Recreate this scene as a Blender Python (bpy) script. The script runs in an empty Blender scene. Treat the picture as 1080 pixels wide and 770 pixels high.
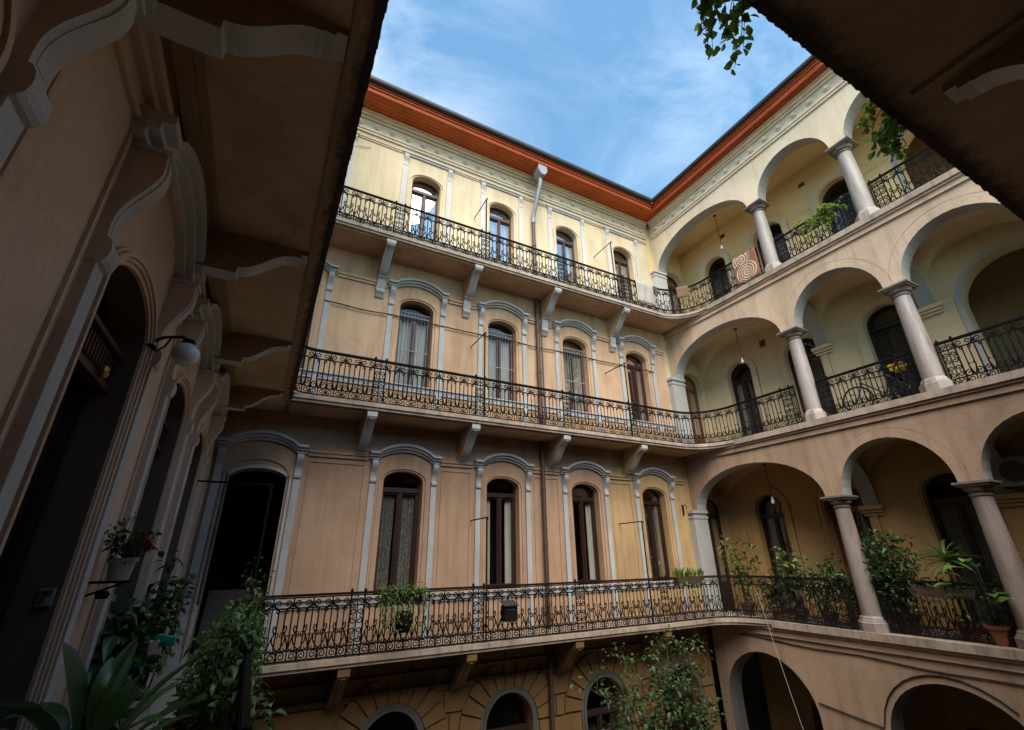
import bpy, bmesh, math, random
from mathutils import Vector, Matrix
random.seed(7)
PI = math.pi
rnd = random.uniform
scn = bpy.context.scene
col = scn.collection

# ------------------------------------------------------------------ numbers of the place (metres, camera at the origin)
YB, XR, XK, XL, YF = 10.5, 11.97, 13.55, -1.05, -0.55     # back facade, arcade face, arcade rear wall, left wall, front wall
FL = [-6.1, -1.62, 3.03, 7.52]                            # floor levels: ground, first, second, third
TOP = 12.35
SLAB = 0.15
EB, EL, EF = 9.49, 0.14, 0.75                             # gallery edges: back, left, front
EAR = 11.85
WX = [2.75, 5.30, 7.86, 10.41]                            # back facade window axes
CY = [6.24, 3.72, 1.20]                                   # column axes
SPR = [None, 1.19, 5.60, 10.03]                           # arcade springings

# ------------------------------------------------------------------ materials
def newmat(name):
    m = bpy.data.materials.new(name); m.use_nodes = True
    nt = m.node_tree; b = nt.nodes['Principled BSDF']
    return m, nt, b
def N(nt, t, **kw):
    n = nt.nodes.new(t)
    for k, v in kw.items(): setattr(n, k, v)
    return n
def L(nt, a, b): nt.links.new(a, b)
def mathn(nt, op, a, b=None, clamp=False):
    n = N(nt, 'ShaderNodeMath', operation=op, use_clamp=clamp)
    for i, x in enumerate((a, b)):
        if x is None: continue
        if isinstance(x, (int, float)): n.inputs[i].default_value = x
        else: L(nt, x, n.inputs[i])
    return n.outputs[0]
def noise(nt, vec, scale, detail=5, rough=.55, dist=0):
    n = N(nt, 'ShaderNodeTexNoise'); n.inputs['Scale'].default_value = scale
    n.inputs['Detail'].default_value = detail; n.inputs['Roughness'].default_value = rough
    n.inputs['Distortion'].default_value = dist
    L(nt, vec, n.inputs['Vector']); return n.outputs['Fac']
def ramp(nt, fac, stops):
    r = N(nt, 'ShaderNodeValToRGB'); e = r.color_ramp.elements
    while len(e) < len(stops): e.new(.5)
    for el, (p, c) in zip(e, stops):
        el.position = p; el.color = (c, c, c, 1) if isinstance(c, (int, float)) else (*c, 1)
    L(nt, fac, r.inputs[0]); return r.outputs[0]
def mix(nt, fac, a, b, mode='MIX'):
    n = N(nt, 'ShaderNodeMix', data_type='RGBA', blend_type=mode)
    for s, x in ((n.inputs[0], fac), (n.inputs[6], a), (n.inputs[7], b)):
        if isinstance(x, (int, float)): s.default_value = x
        elif isinstance(x, tuple): s.default_value = (*x, 1)
        else: L(nt, x, s)
    return n.outputs[2]
def pos(nt): return N(nt, 'ShaderNodeNewGeometry').outputs['Position']
def scaled(nt, vec, s):
    n = N(nt, 'ShaderNodeVectorMath', operation='MULTIPLY'); L(nt, vec, n.inputs[0]); n.inputs[1].default_value = s
    return n.outputs[0]
def bump(nt, b, h, strength, dist=.02):
    n = N(nt, 'ShaderNodeBump'); n.inputs['Strength'].default_value = strength; n.inputs['Distance'].default_value = dist
    L(nt, h, n.inputs['Height']); L(nt, n.outputs[0], b.inputs['Normal'])
def dim(c, k): return tuple(x*k for x in c)
def weathered(name, c, stain=None, amt=.35, streak=.3, rough=.85, scale=1., bmp=.25, second=None, crack=.5):
    """painted plaster or stone: cloudy tone, soft vertical streaks, patches, fine grain"""
    m, nt, b = newmat(name); p = pos(nt)
    stain = stain or dim(c, .55)
    base = c
    if second:                                            # another paint beyond a boundary in x
        x = N(nt, 'ShaderNodeSeparateXYZ'); L(nt, p, x.inputs[0])
        f = ramp(nt, mathn(nt, 'SUBTRACT', mathn(nt, 'ADD', x.outputs[0], mathn(nt, 'MULTIPLY', noise(nt, p, 2.5, 8, .7), .5)), second[0]), [(.12, 0), (.34, 1)])
        base = mix(nt, f, c, second[1])
    n1 = noise(nt, p, .9*scale, 8, .6)
    t = mix(nt, mathn(nt, 'MULTIPLY', ramp(nt, n1, [(.38, 0), (.72, 1)]), amt), base, stain)
    n2 = noise(nt, scaled(nt, p, (2.6*scale, 2.6*scale, .22*scale)), 1.6, 6, .65)
    t = mix(nt, mathn(nt, 'MULTIPLY', ramp(nt, n2, [(.48, 0), (.74, 1)]), min(1, streak*1.25)), t, stain)
    n4 = noise(nt, p, 5.5*scale, 9, .7)
    t = mix(nt, mathn(nt, 'MULTIPLY', ramp(nt, n4, [(.60, 0), (.74, 1)]), crack*.5), t, dim(stain, .8))
    vo = N(nt, 'ShaderNodeTexVoronoi', feature='DISTANCE_TO_EDGE'); vo.inputs['Scale'].default_value = .75*scale
    wv = N(nt, 'ShaderNodeVectorMath', operation='ADD'); L(nt, p, wv.inputs[0])
    nz = N(nt, 'ShaderNodeTexNoise'); nz.inputs['Scale'].default_value = 2.3*scale; nz.inputs['Detail'].default_value = 7; L(nt, p, nz.inputs['Vector'])
    ws = N(nt, 'ShaderNodeVectorMath', operation='SCALE'); ws.inputs['Scale'].default_value = .9; L(nt, nz.outputs['Color'], ws.inputs[0]); L(nt, ws.outputs[0], wv.inputs[1]); L(nt, wv.outputs[0], vo.inputs['Vector'])
    ck = mathn(nt, 'MULTIPLY', mathn(nt, 'LESS_THAN', vo.outputs['Distance'], .0045), ramp(nt, noise(nt, p, .8*scale, 3), [(.52, 0), (.60, 1)]))
    t = mix(nt, mathn(nt, 'MULTIPLY', ck, .32), t, dim(stain, .5))
    n5 = noise(nt, p, .55*scale, 2, .5, .8)
    t = mix(nt, mathn(nt, 'MULTIPLY', ramp(nt, n5, [(.56, 0), (.575, 1)]), .16), t, dim(c, 1.25))
    t = mix(nt, .3, t, ramp(nt, noise(nt, p, 22*scale, 6, .7), [(.2, .55), (.8, 1.3)]), 'MULTIPLY')
    L(nt, t, b.inputs['Base Color']); b.inputs['Roughness'].default_value = rough
    b.inputs['Specular IOR Level'].default_value = .25
    h = mathn(nt, 'ADD', noise(nt, p, 45*scale, 6, .7), mathn(nt, 'MULTIPLY', noise(nt, p, 4*scale, 4), 1.5))
    bump(nt, b, h, bmp, .012)
    return m
def plain(name, c, rough=.6, metal=0, var=.3, scale=8., spec=.4, bmp=.15):
    m, nt, b = newmat(name); p = pos(nt)
    t = mix(nt, var, c, ramp(nt, noise(nt, p, scale, 6, .65), [(.25, dim(c, .35)), (.75, dim(c, 1.35))]))
    L(nt, t, b.inputs['Base Color']); b.inputs['Roughness'].default_value = rough
    b.inputs['Metallic'].default_value = metal; b.inputs['Specular IOR Level'].default_value = spec
    bump(nt, b, noise(nt, p, scale*5, 5, .7), bmp, .006)
    return m
def boards(name, c, axis, width, rough=.45):
    """varnished boards running along the eaves"""
    m, nt, b = newmat(name); p = pos(nt)
    s = N(nt, 'ShaderNodeSeparateXYZ'); L(nt, p, s.inputs[0])
    u = mathn(nt, 'DIVIDE', s.outputs[axis], width)
    fr = mathn(nt, 'FRACT', u); idx = mathn(nt, 'FLOOR', u)
    gap = mathn(nt, 'LESS_THAN', fr, .13)
    jt = mathn(nt, 'LESS_THAN', mathn(nt, 'FRACT', mathn(nt, 'ADD', mathn(nt, 'DIVIDE', s.outputs[1-axis], 3.1), mathn(nt, 'MULTIPLY', idx, .37))), .006)
    gap = mathn(nt, 'MAXIMUM', gap, jt)
    wn = N(nt, 'ShaderNodeTexWhiteNoise', noise_dimensions='1D'); L(nt, idx, wn.inputs['W'])
    t = mix(nt, wn.outputs['Value'], dim(c, .72), dim(c, 1.2))
    sc = [14, 14, 14]; sc[1-axis] = 1.2
    t = mix(nt, .5, t, ramp(nt, noise(nt, scaled(nt, p, tuple(sc)), 1.5, 6, .6), [(.3, dim(c, .5)), (.7, dim(c, 1.3))]))
    t = mix(nt, mathn(nt, 'MULTIPLY', ramp(nt, noise(nt, p, 1.3, 8, .65), [(.45, 0), (.7, 1)]), .55), t, dim(c, .4))
    t = mix(nt, gap, t, dim(c, .10))
    L(nt, t, b.inputs['Base Color']); b.inputs['Roughness'].default_value = rough; b.inputs['Specular IOR Level'].default_value = .2
    bump(nt, b, mathn(nt, 'SUBTRACT', 1., gap), .6, .01)
    return m
def granite(name, c):
    m, nt, b = newmat(name); p = pos(nt)
    t = mix(nt, .55, c, ramp(nt, noise(nt, p, 60, 4, .8), [(.3, dim(c, .45)), (.7, dim(c, 1.5))]))
    t = mix(nt, mathn(nt, 'MULTIPLY', ramp(nt, noise(nt, scaled(nt, p, (3, 3, .5)), 2, 6), [(.48, 0), (.7, 1)]), .55), t, (.10, .055, .04))
    L(nt, t, b.inputs['Base Color']); b.inputs['Roughness'].default_value = .5
    bump(nt, b, noise(nt, p, 80, 3), .15, .004)
    return m
def glassmat(name, tint=.75):
    m = bpy.data.materials.new(name); m.use_nodes = True; nt = m.node_tree; nt.nodes.clear()
    o = N(nt, 'ShaderNodeOutputMaterial'); ms = N(nt, 'ShaderNodeMixShader')
    tr = N(nt, 'ShaderNodeBsdfTransparent'); tr.inputs[0].default_value = (tint, tint*1.02, tint, 1)
    gl = N(nt, 'ShaderNodeBsdfGlossy'); gl.inputs['Roughness'].default_value = .02
    bp = N(nt, 'ShaderNodeBump'); bp.inputs['Strength'].default_value = .12; bp.inputs['Distance'].default_value = .02
    L(nt, noise(nt, pos(nt), 2.2, 2), bp.inputs['Height']); L(nt, bp.outputs[0], gl.inputs['Normal'])
    fr = N(nt, 'ShaderNodeFresnel'); fr.inputs[0].default_value = 1.55
    f = mathn(nt, 'MULTIPLY_ADD', fr.outputs[0], .6); f.node.inputs[2].default_value = .025
    L(nt, f, ms.inputs[0]); L(nt, tr.outputs[0], ms.inputs[1]); L(nt, gl.outputs[0], ms.inputs[2])
    L(nt, ms.outputs[0], o.inputs[0]); return m
def leafmat(name, c, c2=None, trans=.35, rough=.45):
    m = bpy.data.materials.new(name); m.use_nodes = True; nt = m.node_tree; b = nt.nodes['Principled BSDF']
    o = nt.nodes['Material Output']
    g = N(nt, 'ShaderNodeNewGeometry'); c2 = c2 or tuple(x*1.9 for x in c)
    t = mix(nt, g.outputs['Random Per Island'], dim(c, .6), c2)
    t = mix(nt, .25, t, ramp(nt, noise(nt, g.outputs['Position'], 14, 4), [(.3, dim(c, .4)), (.7, dim(c, 1.8))]))
    L(nt, t, b.inputs['Base Color']); b.inputs['Roughness'].default_value = rough
    tl = N(nt, 'ShaderNodeBsdfTranslucent'); L(nt, t, tl.inputs[0])
    ms = N(nt, 'ShaderNodeMixShader'); ms.inputs[0].default_value = trans
    L(nt, b.outputs[0], ms.inputs[1]); L(nt, tl.outputs[0], ms.inputs[2]); L(nt, ms.outputs[0], o.inputs[0])
    return m
def curtainmat(name, c, lace=0):
    m, nt, b = newmat(name); p = pos(nt)
    t = mix(nt, .4, c, ramp(nt, noise(nt, scaled(nt, p, (9, 9, .5)), 2, 4), [(.3, dim(c, .45)), (.7, c)]))
    if lace:
        v = N(nt, 'ShaderNodeTexVoronoi'); v.inputs['Scale'].default_value = 26; L(nt, p, v.inputs['Vector'])
        t = mix(nt, ramp(nt, v.outputs['Distance'], [(.25, 0), (.5, lace)]), t, dim(c, .18))
    L(nt, t, b.inputs['Base Color']); b.inputs['Roughness'].default_value = .95
    return m

M = {}
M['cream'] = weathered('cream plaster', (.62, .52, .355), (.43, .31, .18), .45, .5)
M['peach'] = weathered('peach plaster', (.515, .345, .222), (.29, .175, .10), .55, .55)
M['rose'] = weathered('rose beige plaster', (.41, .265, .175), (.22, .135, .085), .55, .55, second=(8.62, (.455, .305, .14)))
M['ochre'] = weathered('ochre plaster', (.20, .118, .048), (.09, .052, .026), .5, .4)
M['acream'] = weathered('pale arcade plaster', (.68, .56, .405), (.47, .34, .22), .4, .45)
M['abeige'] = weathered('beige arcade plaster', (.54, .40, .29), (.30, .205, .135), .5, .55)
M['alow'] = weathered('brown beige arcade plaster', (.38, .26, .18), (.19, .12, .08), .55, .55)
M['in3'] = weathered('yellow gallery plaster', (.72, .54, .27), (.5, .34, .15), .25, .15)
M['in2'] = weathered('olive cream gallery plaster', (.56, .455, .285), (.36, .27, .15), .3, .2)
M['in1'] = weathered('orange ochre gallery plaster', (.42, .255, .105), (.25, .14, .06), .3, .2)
M['lwall'] = weathered('brown rose plaster', (.68, .51, .39), (.40, .28, .20), .45, .45)
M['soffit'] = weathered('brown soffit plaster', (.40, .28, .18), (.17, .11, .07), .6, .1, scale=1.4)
M['trim'] = weathered('grey blue painted moulding', (.41, .41, .415), (.23, .21, .195), .4, .4, scale=2, bmp=.5)
M['reveal'] = weathered('dark brown door reveal', (.15, .10, .075), (.08, .05, .04), .4, .3)
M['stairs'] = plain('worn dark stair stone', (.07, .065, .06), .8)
M['trimnear'] = weathered('pale grey blue near moulding', (.60, .61, .63), (.36, .34, .32), .4, .35, scale=2, bmp=.5)
M['trimlow'] = weathered('shaded grey moulding', (.11, .105, .10), (.05, .047, .044), .4, .4, scale=2)  # darker copy of the trim, ground-floor shade put into its colour
M['trim3'] = weathered('pale grey painted moulding', (.54, .515, .48), (.36, .33, .30), .3, .3, scale=2)
M['archtrim'] = weathered('grey arch paint', (.35, .345, .335), (.22, .20, .18), .3, .2)
M['beige'] = weathered('stone beige cornice', (.66, .55, .40), (.45, .36, .25), .25, .3, bmp=.05)
M['stone'] = weathered('worn stone edge', (.40, .32, .255), (.14, .1, .075), .6, .6, scale=2.2, bmp=.5)
def crusted(name, c, stain, axis, edge, width):
    m = weathered(name, c, stain, .6, .1, scale=1.4); nt = m.node_tree; b = nt.nodes['Principled BSDF']; p = pos(nt)
    x = N(nt, 'ShaderNodeSeparateXYZ'); L(nt, p, x.inputs[0])
    d = mathn(nt, 'SUBTRACT', edge, x.outputs[axis])
    n = mathn(nt, 'MULTIPLY', mathn(nt, 'SUBTRACT', noise(nt, p, 5, 9, .72), .5), .34)
    f = ramp(nt, mathn(nt, 'ADD', d, n), [(max(0, width-.03), 1), (width+.10, 0)])
    f2 = ramp(nt, mathn(nt, 'ADD', d, mathn(nt, 'MULTIPLY', n, 2.2)), [(0, .55), (min(.9, width*3.2), 0)])
    old = b.inputs['Base Color'].links[0].from_socket
    L(nt, mix(nt, mathn(nt, 'MULTIPLY', f, .85), mix(nt, f2, old, stain), (.035, .028, .024)), b.inputs['Base Color'])
    return m
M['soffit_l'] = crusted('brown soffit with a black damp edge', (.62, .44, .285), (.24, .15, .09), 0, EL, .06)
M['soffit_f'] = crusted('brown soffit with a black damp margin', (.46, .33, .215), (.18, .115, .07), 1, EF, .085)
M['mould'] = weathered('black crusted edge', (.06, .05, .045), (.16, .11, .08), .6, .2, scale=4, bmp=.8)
M['floor'] = weathered('worn gallery paving', (.27, .25, .23), (.14, .12, .10), .5, .0, scale=2)
M['ground'] = weathered('courtyard paving', (.22, .19, .16), (.1, .085, .07), .5, 0)
M['board_b'] = boards('orange varnished boards', (.50, .105, .014), 1, .115)
M['board_r'] = boards('red orange varnished boards', (.44, .08, .016), 0, .115)
M['fascia'] = plain('red brown fascia paint', (.30, .055, .014), .6, 0, .5, 5, .15)
M['zinc_dark'] = plain('dark weathered gutter metal', (.03, .03, .033), .6, .2, .4, 6)
M['zinc'] = plain('zinc grey metal', (.27, .285, .30), .5, .2, .35, 5)
M['pipe'] = plain('brown painted pipe', (.075, .045, .035), .5, 0, .4, 6)
M['iron'] = plain('black wrought iron', (.009, .0085, .008), .75, .0, .4, 14, .08)
M['granite'] = granite('grey beige granite', (.32, .275, .25))
M['granite1'] = granite('brown grey granite', (.27, .22, .20))
M['capital'] = plain('dark brown capital stone', (.17, .135, .115), .6, 0, .5, 6)
M['wood'] = plain('dark red brown window wood', (.030, .012, .010), .4, 0, .5, 9)
M['wood2'] = plain('dark red window wood', (.05, .013, .012), .4, 0, .5, 9)
M['wood3'] = plain('brown window wood', (.060, .028, .020), .45, 0, .5, 9)
M['door'] = plain('dark brown door wood', (.035, .02, .014), .4, 0, .5, 7)
M['redwood'] = plain('red brown door wood', (.17, .055, .022), .45, 0, .5, 7)
M['glass'] = glassmat('window glass')
M['curtain'] = curtainmat('white curtain', (.62, .575, .50))
M['lace'] = curtainmat('lace curtain', (.42, .40, .38), .8)
M['blind'] = curtainmat('ribbed blind', (.30, .25, .22))
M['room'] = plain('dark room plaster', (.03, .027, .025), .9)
M['roof'] = plain('dark roof tile', (.10, .05, .04), .8, 0, .6, 3)
M['terracotta'] = plain('terracotta', (.22, .075, .04), .75, 0, .4, 9)
M['whitepot'] = plain('chalky white pot', (.42, .38, .34), .7, 0, .3, 9)
M['globe'] = plain('opal glass globe', (.80, .80, .78), .18, 0, .06, 3, .6, 0)
M['cable'] = plain('black cable rubber', (.015, .014, .013), .6)
M['white'] = plain('white plastic', (.22, .22, .21), .45, 0, .1)
M['bark'] = plain('brown bark', (.09, .06, .04), .9, 0, .5, 12, .2, .5)
M['leaf_bush'] = leafmat('green bush leaf', (.035, .075, .018))
M['leaf_dark'] = leafmat('dark glossy leaf', (.04, .10, .032), (.085, .18, .05), .2, .3)
M['leaf_ivy'] = leafmat('ivy leaf', (.05, .11, .03), (.10, .20, .05), .35)
M['leaf_light'] = leafmat('light green leaf', (.085, .15, .03))
M['leaf_yellow'] = leafmat('yellow green leaf', (.075, .115, .025), (.20, .22, .05))
M['leaf_vine'] = leafmat('vine leaf', (.15, .27, .04), (.30, .45, .08), .6)
M['white_enamel'] = plain('white enamel', (.62, .61, .57), .35, 0, .15); M['brass'] = plain('old brass', (.42, .27, .08), .4, .7, .4)
M['petal'] = plain('red petals', (.6, .02, .015), .6, 0, .2)

# ------------------------------------------------------------------ mesh building
def fB(u, z, w): return (u, YB - w, z)
def fR(u, z, w): return (XR - w, u, z)
def fK(u, z, w): return (XK - w, u, z)
def fL(u, z, w): return (XL + w, u, z)
def fF(u, z, w): return (u, YF + w, z)
def fI(u, z, w): return (XR + .45, u, z)

class MB:
    def __init__(s): s.v = []; s.f = []; s.m = []
    def add(s, vs, fs, mi=0):
        o = len(s.v); s.v += [tuple(x) for x in vs]
        for f in fs: s.f.append([o+i for i in f]); s.m.append(mi)
        return s
    def box(s, x0, x1, y0, y1, z0, z1, mi=0):
        vs = [(x, y, z) for x in (x0, x1) for y in (y0, y1) for z in (z0, z1)]
        return s.add(vs, [(0, 1, 3, 2), (4, 6, 7, 5), (0, 4, 5, 1), (2, 3, 7, 6), (0, 2, 6, 4), (1, 5, 7, 3)], mi)
    def fbox(s, fr, u0, u1, z0, z1, w0, w1, mi=0):
        vs = [fr(u, z, w) for u in (u0, u1) for z in (z0, z1) for w in (w0, w1)]
        return s.add(vs, [(0, 1, 3, 2), (4, 6, 7, 5), (0, 4, 5, 1), (2, 3, 7, 6), (0, 2, 6, 4), (1, 5, 7, 3)], mi)
    def prism(s, poly, fr, w0, w1, capm=0, edgem=0):
        """simple polygon in (u,z) run from w0 to w1"""
        n = len(poly)
        s.add([fr(u, z, w0) for u, z in poly] + [fr(u, z, w1) for u, z in poly], [])
        o = len(s.v) - 2*n
        s.f.append([o+i for i in range(n)]); s.m.append(capm)
        s.f.append([o+n+i for i in reversed(range(n))]); s.m.append(capm)
        for i in range(n):
            j = (i+1) % n
            s.f.append([o+i, o+j, o+n+j, o+n+i]); s.m.append(edgem)
        return s
    def profile(s, poly, fr, u0, u1, capm=0, edgem=0):
        """simple polygon in (w,z) run along u"""
        return s.prism([(w, z) for w, z in poly], lambda a, z, u: fr(u, z, a), u0, u1, capm, edgem)
    def band(s, path, t0, t1, w0, w1, fr, radial=None, mi=0):
        """strip that follows a path in (u,z); t offsets upwards, or away from radial=(u,z)"""
        a = []; b = []
        for (u, z) in path:
            if radial:
                du, dz = u-radial[0], max(z-radial[1], 0); l = math.hypot(du, dz) or 1
                a.append((u+du/l*t0, z+dz/l*t0)); b.append((u+du/l*t1, z+dz/l*t1))
            else: a.append((u, z+t0)); b.append((u, z+t1))
        n = len(path)
        vs = [fr(*p, w0) for p in a] + [fr(*p, w0) for p in b] + [fr(*p, w1) for p in a] + [fr(*p, w1) for p in b]
        fs = [(0, n, 3*n, 2*n), (n-1, 3*n-1, 4*n-1, 2*n-1)]
        for i in range(n-1):
            fs += [(2*n+i, 2*n+i+1, 3*n+i+1, 3*n+i), (i, n+i, n+i+1, i+1), (i, i+1, 2*n+i+1, 2*n+i), (n+i, 3*n+i, 3*n+i+1, n+i+1)]
        return s.add(vs, fs, mi)
    def tube(s, pts, r, n=6, mi=0, cap=True):
        pts = [Vector(p) for p in pts]; k = len(pts)
        rs = r if isinstance(r, (list, tuple)) else [r]*k
        o = len(s.v); prev = None
        for i, p in enumerate(pts):
            d = (pts[min(i+1, k-1)] - pts[max(i-1, 0)])
            d = d.normalized() if d.length > 1e-9 else Vector((0, 0, 1))
            if prev is None: a = d.orthogonal().normalized()
            else:
                a = prev - d*prev.dot(d)
                a = a.normalized() if a.length > 1e-6 else d.orthogonal().normalized()
            prev = a; b = d.cross(a)
            for q in range(n):
                t = 2*PI*q/n + PI/4
                s.v.append(tuple(p + (a*math.cos(t) + b*math.sin(t))*rs[i]))
        for i in range(k-1):
            for q in range(n):
                q2 = (q+1) % n
                s.f.append([o+i*n+q, o+i*n+q2, o+(i+1)*n+q2, o+(i+1)*n+q]); s.m.append(mi)
        if cap:
            s.f.append([o+q for q in reversed(range(n))]); s.m.append(mi)
            s.f.append([o+(k-1)*n+q for q in range(n)]); s.m.append(mi)
        return s
    def lathe(s, prof, c=(0, 0, 0), n=24, mi=0, phase=0):
        o = len(s.v); k = len(prof)
        for r, z in prof:
            for q in range(n):
                t = 2*PI*q/n + phase
                s.v.append((c[0]+r*math.cos(t), c[1]+r*math.sin(t), c[2]+z))
        for i in range(k-1):
            for q in range(n):
                q2 = (q+1) % n
                s.f.append([o+i*n+q, o+i*n+q2, o+(i+1)*n+q2, o+(i+1)*n+q]); s.m.append(mi)
        s.f.append([o+q for q in reversed(range(n))]); s.m.append(mi)
        s.f.append([o+(k-1)*n+q for q in range(n)]); s.m.append(mi)
        return s
    def leaf(s, p, d, up, ln, wd, mi=0, fold=.25, droop=.25):
        """pointed oval leaf folded along its midrib"""
        d = Vector(d).normalized(); up = Vector(up); side = d.cross(up)
        side = side.normalized() if side.length > 1e-4 else d.orthogonal().normalized()
        nn = side.cross(d).normalized(); p = Vector(p)
        o = len(s.v); dn = Vector((0, 0, -1))*ln*droop
        m1 = p + d*ln*.35 + dn*.15; m2 = p + d*ln*.7 + dn*.5; tip = p + d*ln + dn
        lift = nn*wd*fold
        for q in (p, m1, m2, tip, m1+side*wd*.5+lift, m2+side*wd*.38+lift, m1-side*wd*.5+lift, m2-side*wd*.38+lift): s.v.append(tuple(q))
        for f in ((0, 4, 1), (1, 4, 5, 2), (2, 5, 3), (0, 1, 6), (1, 2, 7, 6), (2, 3, 7)):
            s.f.append([o+i for i in f]); s.m.append(mi)
        return s
    def mesh(s, name, mats, smooth=False, fix=True):
        me = bpy.data.meshes.new(name)
        me.from_pydata(s.v, [], s.f); me.update()
        mats = mats if isinstance(mats, (list, tuple)) else [mats]
        for m in mats: me.materials.append(M[m])
        me.polygons.foreach_set('material_index', s.m)
        if fix:
            bm = bmesh.new(); bm.from_mesh(me); bmesh.ops.recalc_face_normals(bm, faces=bm.faces); bm.to_mesh(me); bm.free()
        if smooth:
            me.polygons.foreach_set('use_smooth', [True]*len(me.polygons))
            try: me.set_sharp_from_angle(angle=math.radians(40))
            except Exception: pass
        return me
    def obj(s, name, mats, parent=None, smooth=False, loc=None, fix=True):
        return link(name, s.mesh(name, mats, smooth, fix), parent, loc)
def link(name, me, parent=None, loc=None):
    o = bpy.data.objects.new(name, me); col.objects.link(o)
    if parent is not None: o.parent = parent
    if loc: o.location = loc
    return o
def thing(name, label, cat, loc=(0, 0, 0), group=None, rotz=0):
    o = bpy.data.objects.new(name, None); col.objects.link(o); o.location = loc; o.rotation_euler = (0, 0, rotz)
    return tag(o, label, cat, group)
def tag(o, label, cat, group=None):
    o['label'] = label; o['category'] = cat
    if group: o['group'] = group
    return o
def structure(o, kind='structure'): o['kind'] = kind; return o
def dup(root, loc=None, label=None, rotz=None):
    r = root.copy(); col.objects.link(r)
    if loc: r.location = loc
    if rotz is not None: r.rotation_euler = (0, 0, rotz)
    if label: r['label'] = label
    for ch in root.children:
        c = ch.copy(); col.objects.link(c); c.parent = r
        for g in ch.children:
            d = g.copy(); col.objects.link(d); d.parent = c
    return r

# ------------------------------------------------------------------ shapes used by the facades
def arch(uc, h, zs, rise, n=20, a0=PI, a1=0):
    return [(uc + h*math.cos(a0+(a1-a0)*i/n), zs + rise*math.sin(a0+(a1-a0)*i/n)) for i in range(n+1)]
def notched(u0, u1, z0, z1, ops):
    """wall outline with openings (centre, half width, springing, rise, bottom) cut up from its lower edge"""
    p = [(u0, z0)]
    for (uc, h, zs, rise) in sorted(ops):
        p.append((uc-h, z0))
        p += arch(uc, h, zs, rise) if zs > z0+1e-4 else arch(uc, h, z0, rise)[1:-1]
        p.append((uc+h, z0))
    p += [(u1, z0), (u1, z1), (u0, z1)]
    return p
def opening_outline(h, zb, zs, rise, inset=0, n=20):
    return [(-h+inset, zb+inset)] + arch(0, h-inset, zs, rise-inset, n) + [(h-inset, zb+inset)]

def window_meshes(fr, h, zb, zs, rise, style):
    """meshes of one french window about u=0: joinery, pane, curtain"""
    j = MB(); w0, w1 = -.30, -.22
    out = opening_outline(h+.01, zb, zs, rise+.01); inn = opening_outline(h, zb, zs, rise, .05)
    n = len(out)
    vs = [fr(*p, w1) for p in out] + [fr(*p, w1) for p in inn] + [fr(*p, w0) for p in out] + [fr(*p, w0) for p in inn]
    fs = []
    for i in range(n):
        k = (i+1) % n
        fs += [(i, k, n+k, n+i), (n+i, n+k, 3*n+k, 3*n+i)]
    j.add(vs, fs)
    tz = zs - .16
    j.fbox(fr, -h+.04, h-.04, tz-.055, tz+.045, w0+.003, w1+.03)
    j.fbox(fr, -.03, .03, zb+.05, tz-.055, w0+.006, w1+.02)
    for s in (-1, 1):
        a, b = (s*.03, s*(h-.05)); a, b = min(a, b), max(a, b)
        for (x0, x1, q0, q1) in ((a, a+.035, zb+.05, tz-.055), (b-.035, b, zb+.05, tz-.055), (a+.035, b-.035, tz-.095, tz-.055), (a+.035, b-.035, zb+.05, zb+(.75 if style == 'door' else .11))):
            j.fbox(fr, x0, x1, q0, q1, w0+.009, w1-.012)
    if style == 'grille':                                   # light grille with bars over the glass
        for i in range(9):
            u = -h+.09+(2*h-.18)*i/8
            j.tube([fr(u, zb+.1, w1+.06), fr(u, tz+.12, w1+.06)], .0055, 4, 1)
        for z in (tz+.1, tz-.02, zb+(tz-zb)*.5, zb+(tz-zb)*.25): j.fbox(fr, -h+.05, h-.05, z-.008, z+.008, w1+.045, w1+.075, 1)
    if style == 'fan':
        for a in (PI*.25, PI*.5, PI*.75):
            j.tube([fr(0, tz+.05, w1+.0), fr(math.cos(a)*h*.95, zs+math.sin(a)*rise*.9, w1+.0)], .016, 4)
    pn = MB(); pp = opening_outline(h, zb, zs, rise, .04)
    pn.add([fr(*p, -.265) for p in pp], [list(range(len(pp)))])
    c = MB(); wv = []; nn = 46
    open_gap = {'open': .20, 'lace': .10, 'grille': .03}.get(style, .05)
    for i in range(nn+1):
        t = -1 + 2*i/nn; u = t*(h-.03)
        wv.append((u, -.345 + .022*math.sin(i*1.55) + .012*math.sin(i*.61+1)))
    zt = tz+.03 if style != 'full' else zs+rise*.6
    for i in range(nn):
        if abs((wv[i][0]+wv[i+1][0])/2) < open_gap: continue
        (u0, a), (u1, b) = wv[i], wv[i+1]
        c.add([fr(u0, zb+.02, a), fr(u1, zb+.02, b), fr(u1, zt, b), fr(u0, zt, a)], [(0, 1, 2, 3)])
    return j, pn, c
def make_window(parent, fr, ax, us, h, zb, zs, rise, style, wood='wood', curtain='curtain', name='window'):
    """window > pane, curtain, the same joinery at every axis in us"""
    j, pn, c = window_meshes(fr, h, zb, zs, rise, style)
    mj = j.mesh(name, [wood, 'archtrim' if wood == 'wood2' else 'iron']); mp = pn.mesh('pane', 'glass', fix=False); mc = c.mesh('curtain', curtain, True) if curtain else None
    for u in us:
        loc = (u, 0, 0) if ax == 'x' else (0, u, 0)
        o = link(name, mj, parent, loc)
        link('pane', mp, o)
        if mc: link('curtain', mc, o)

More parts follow.
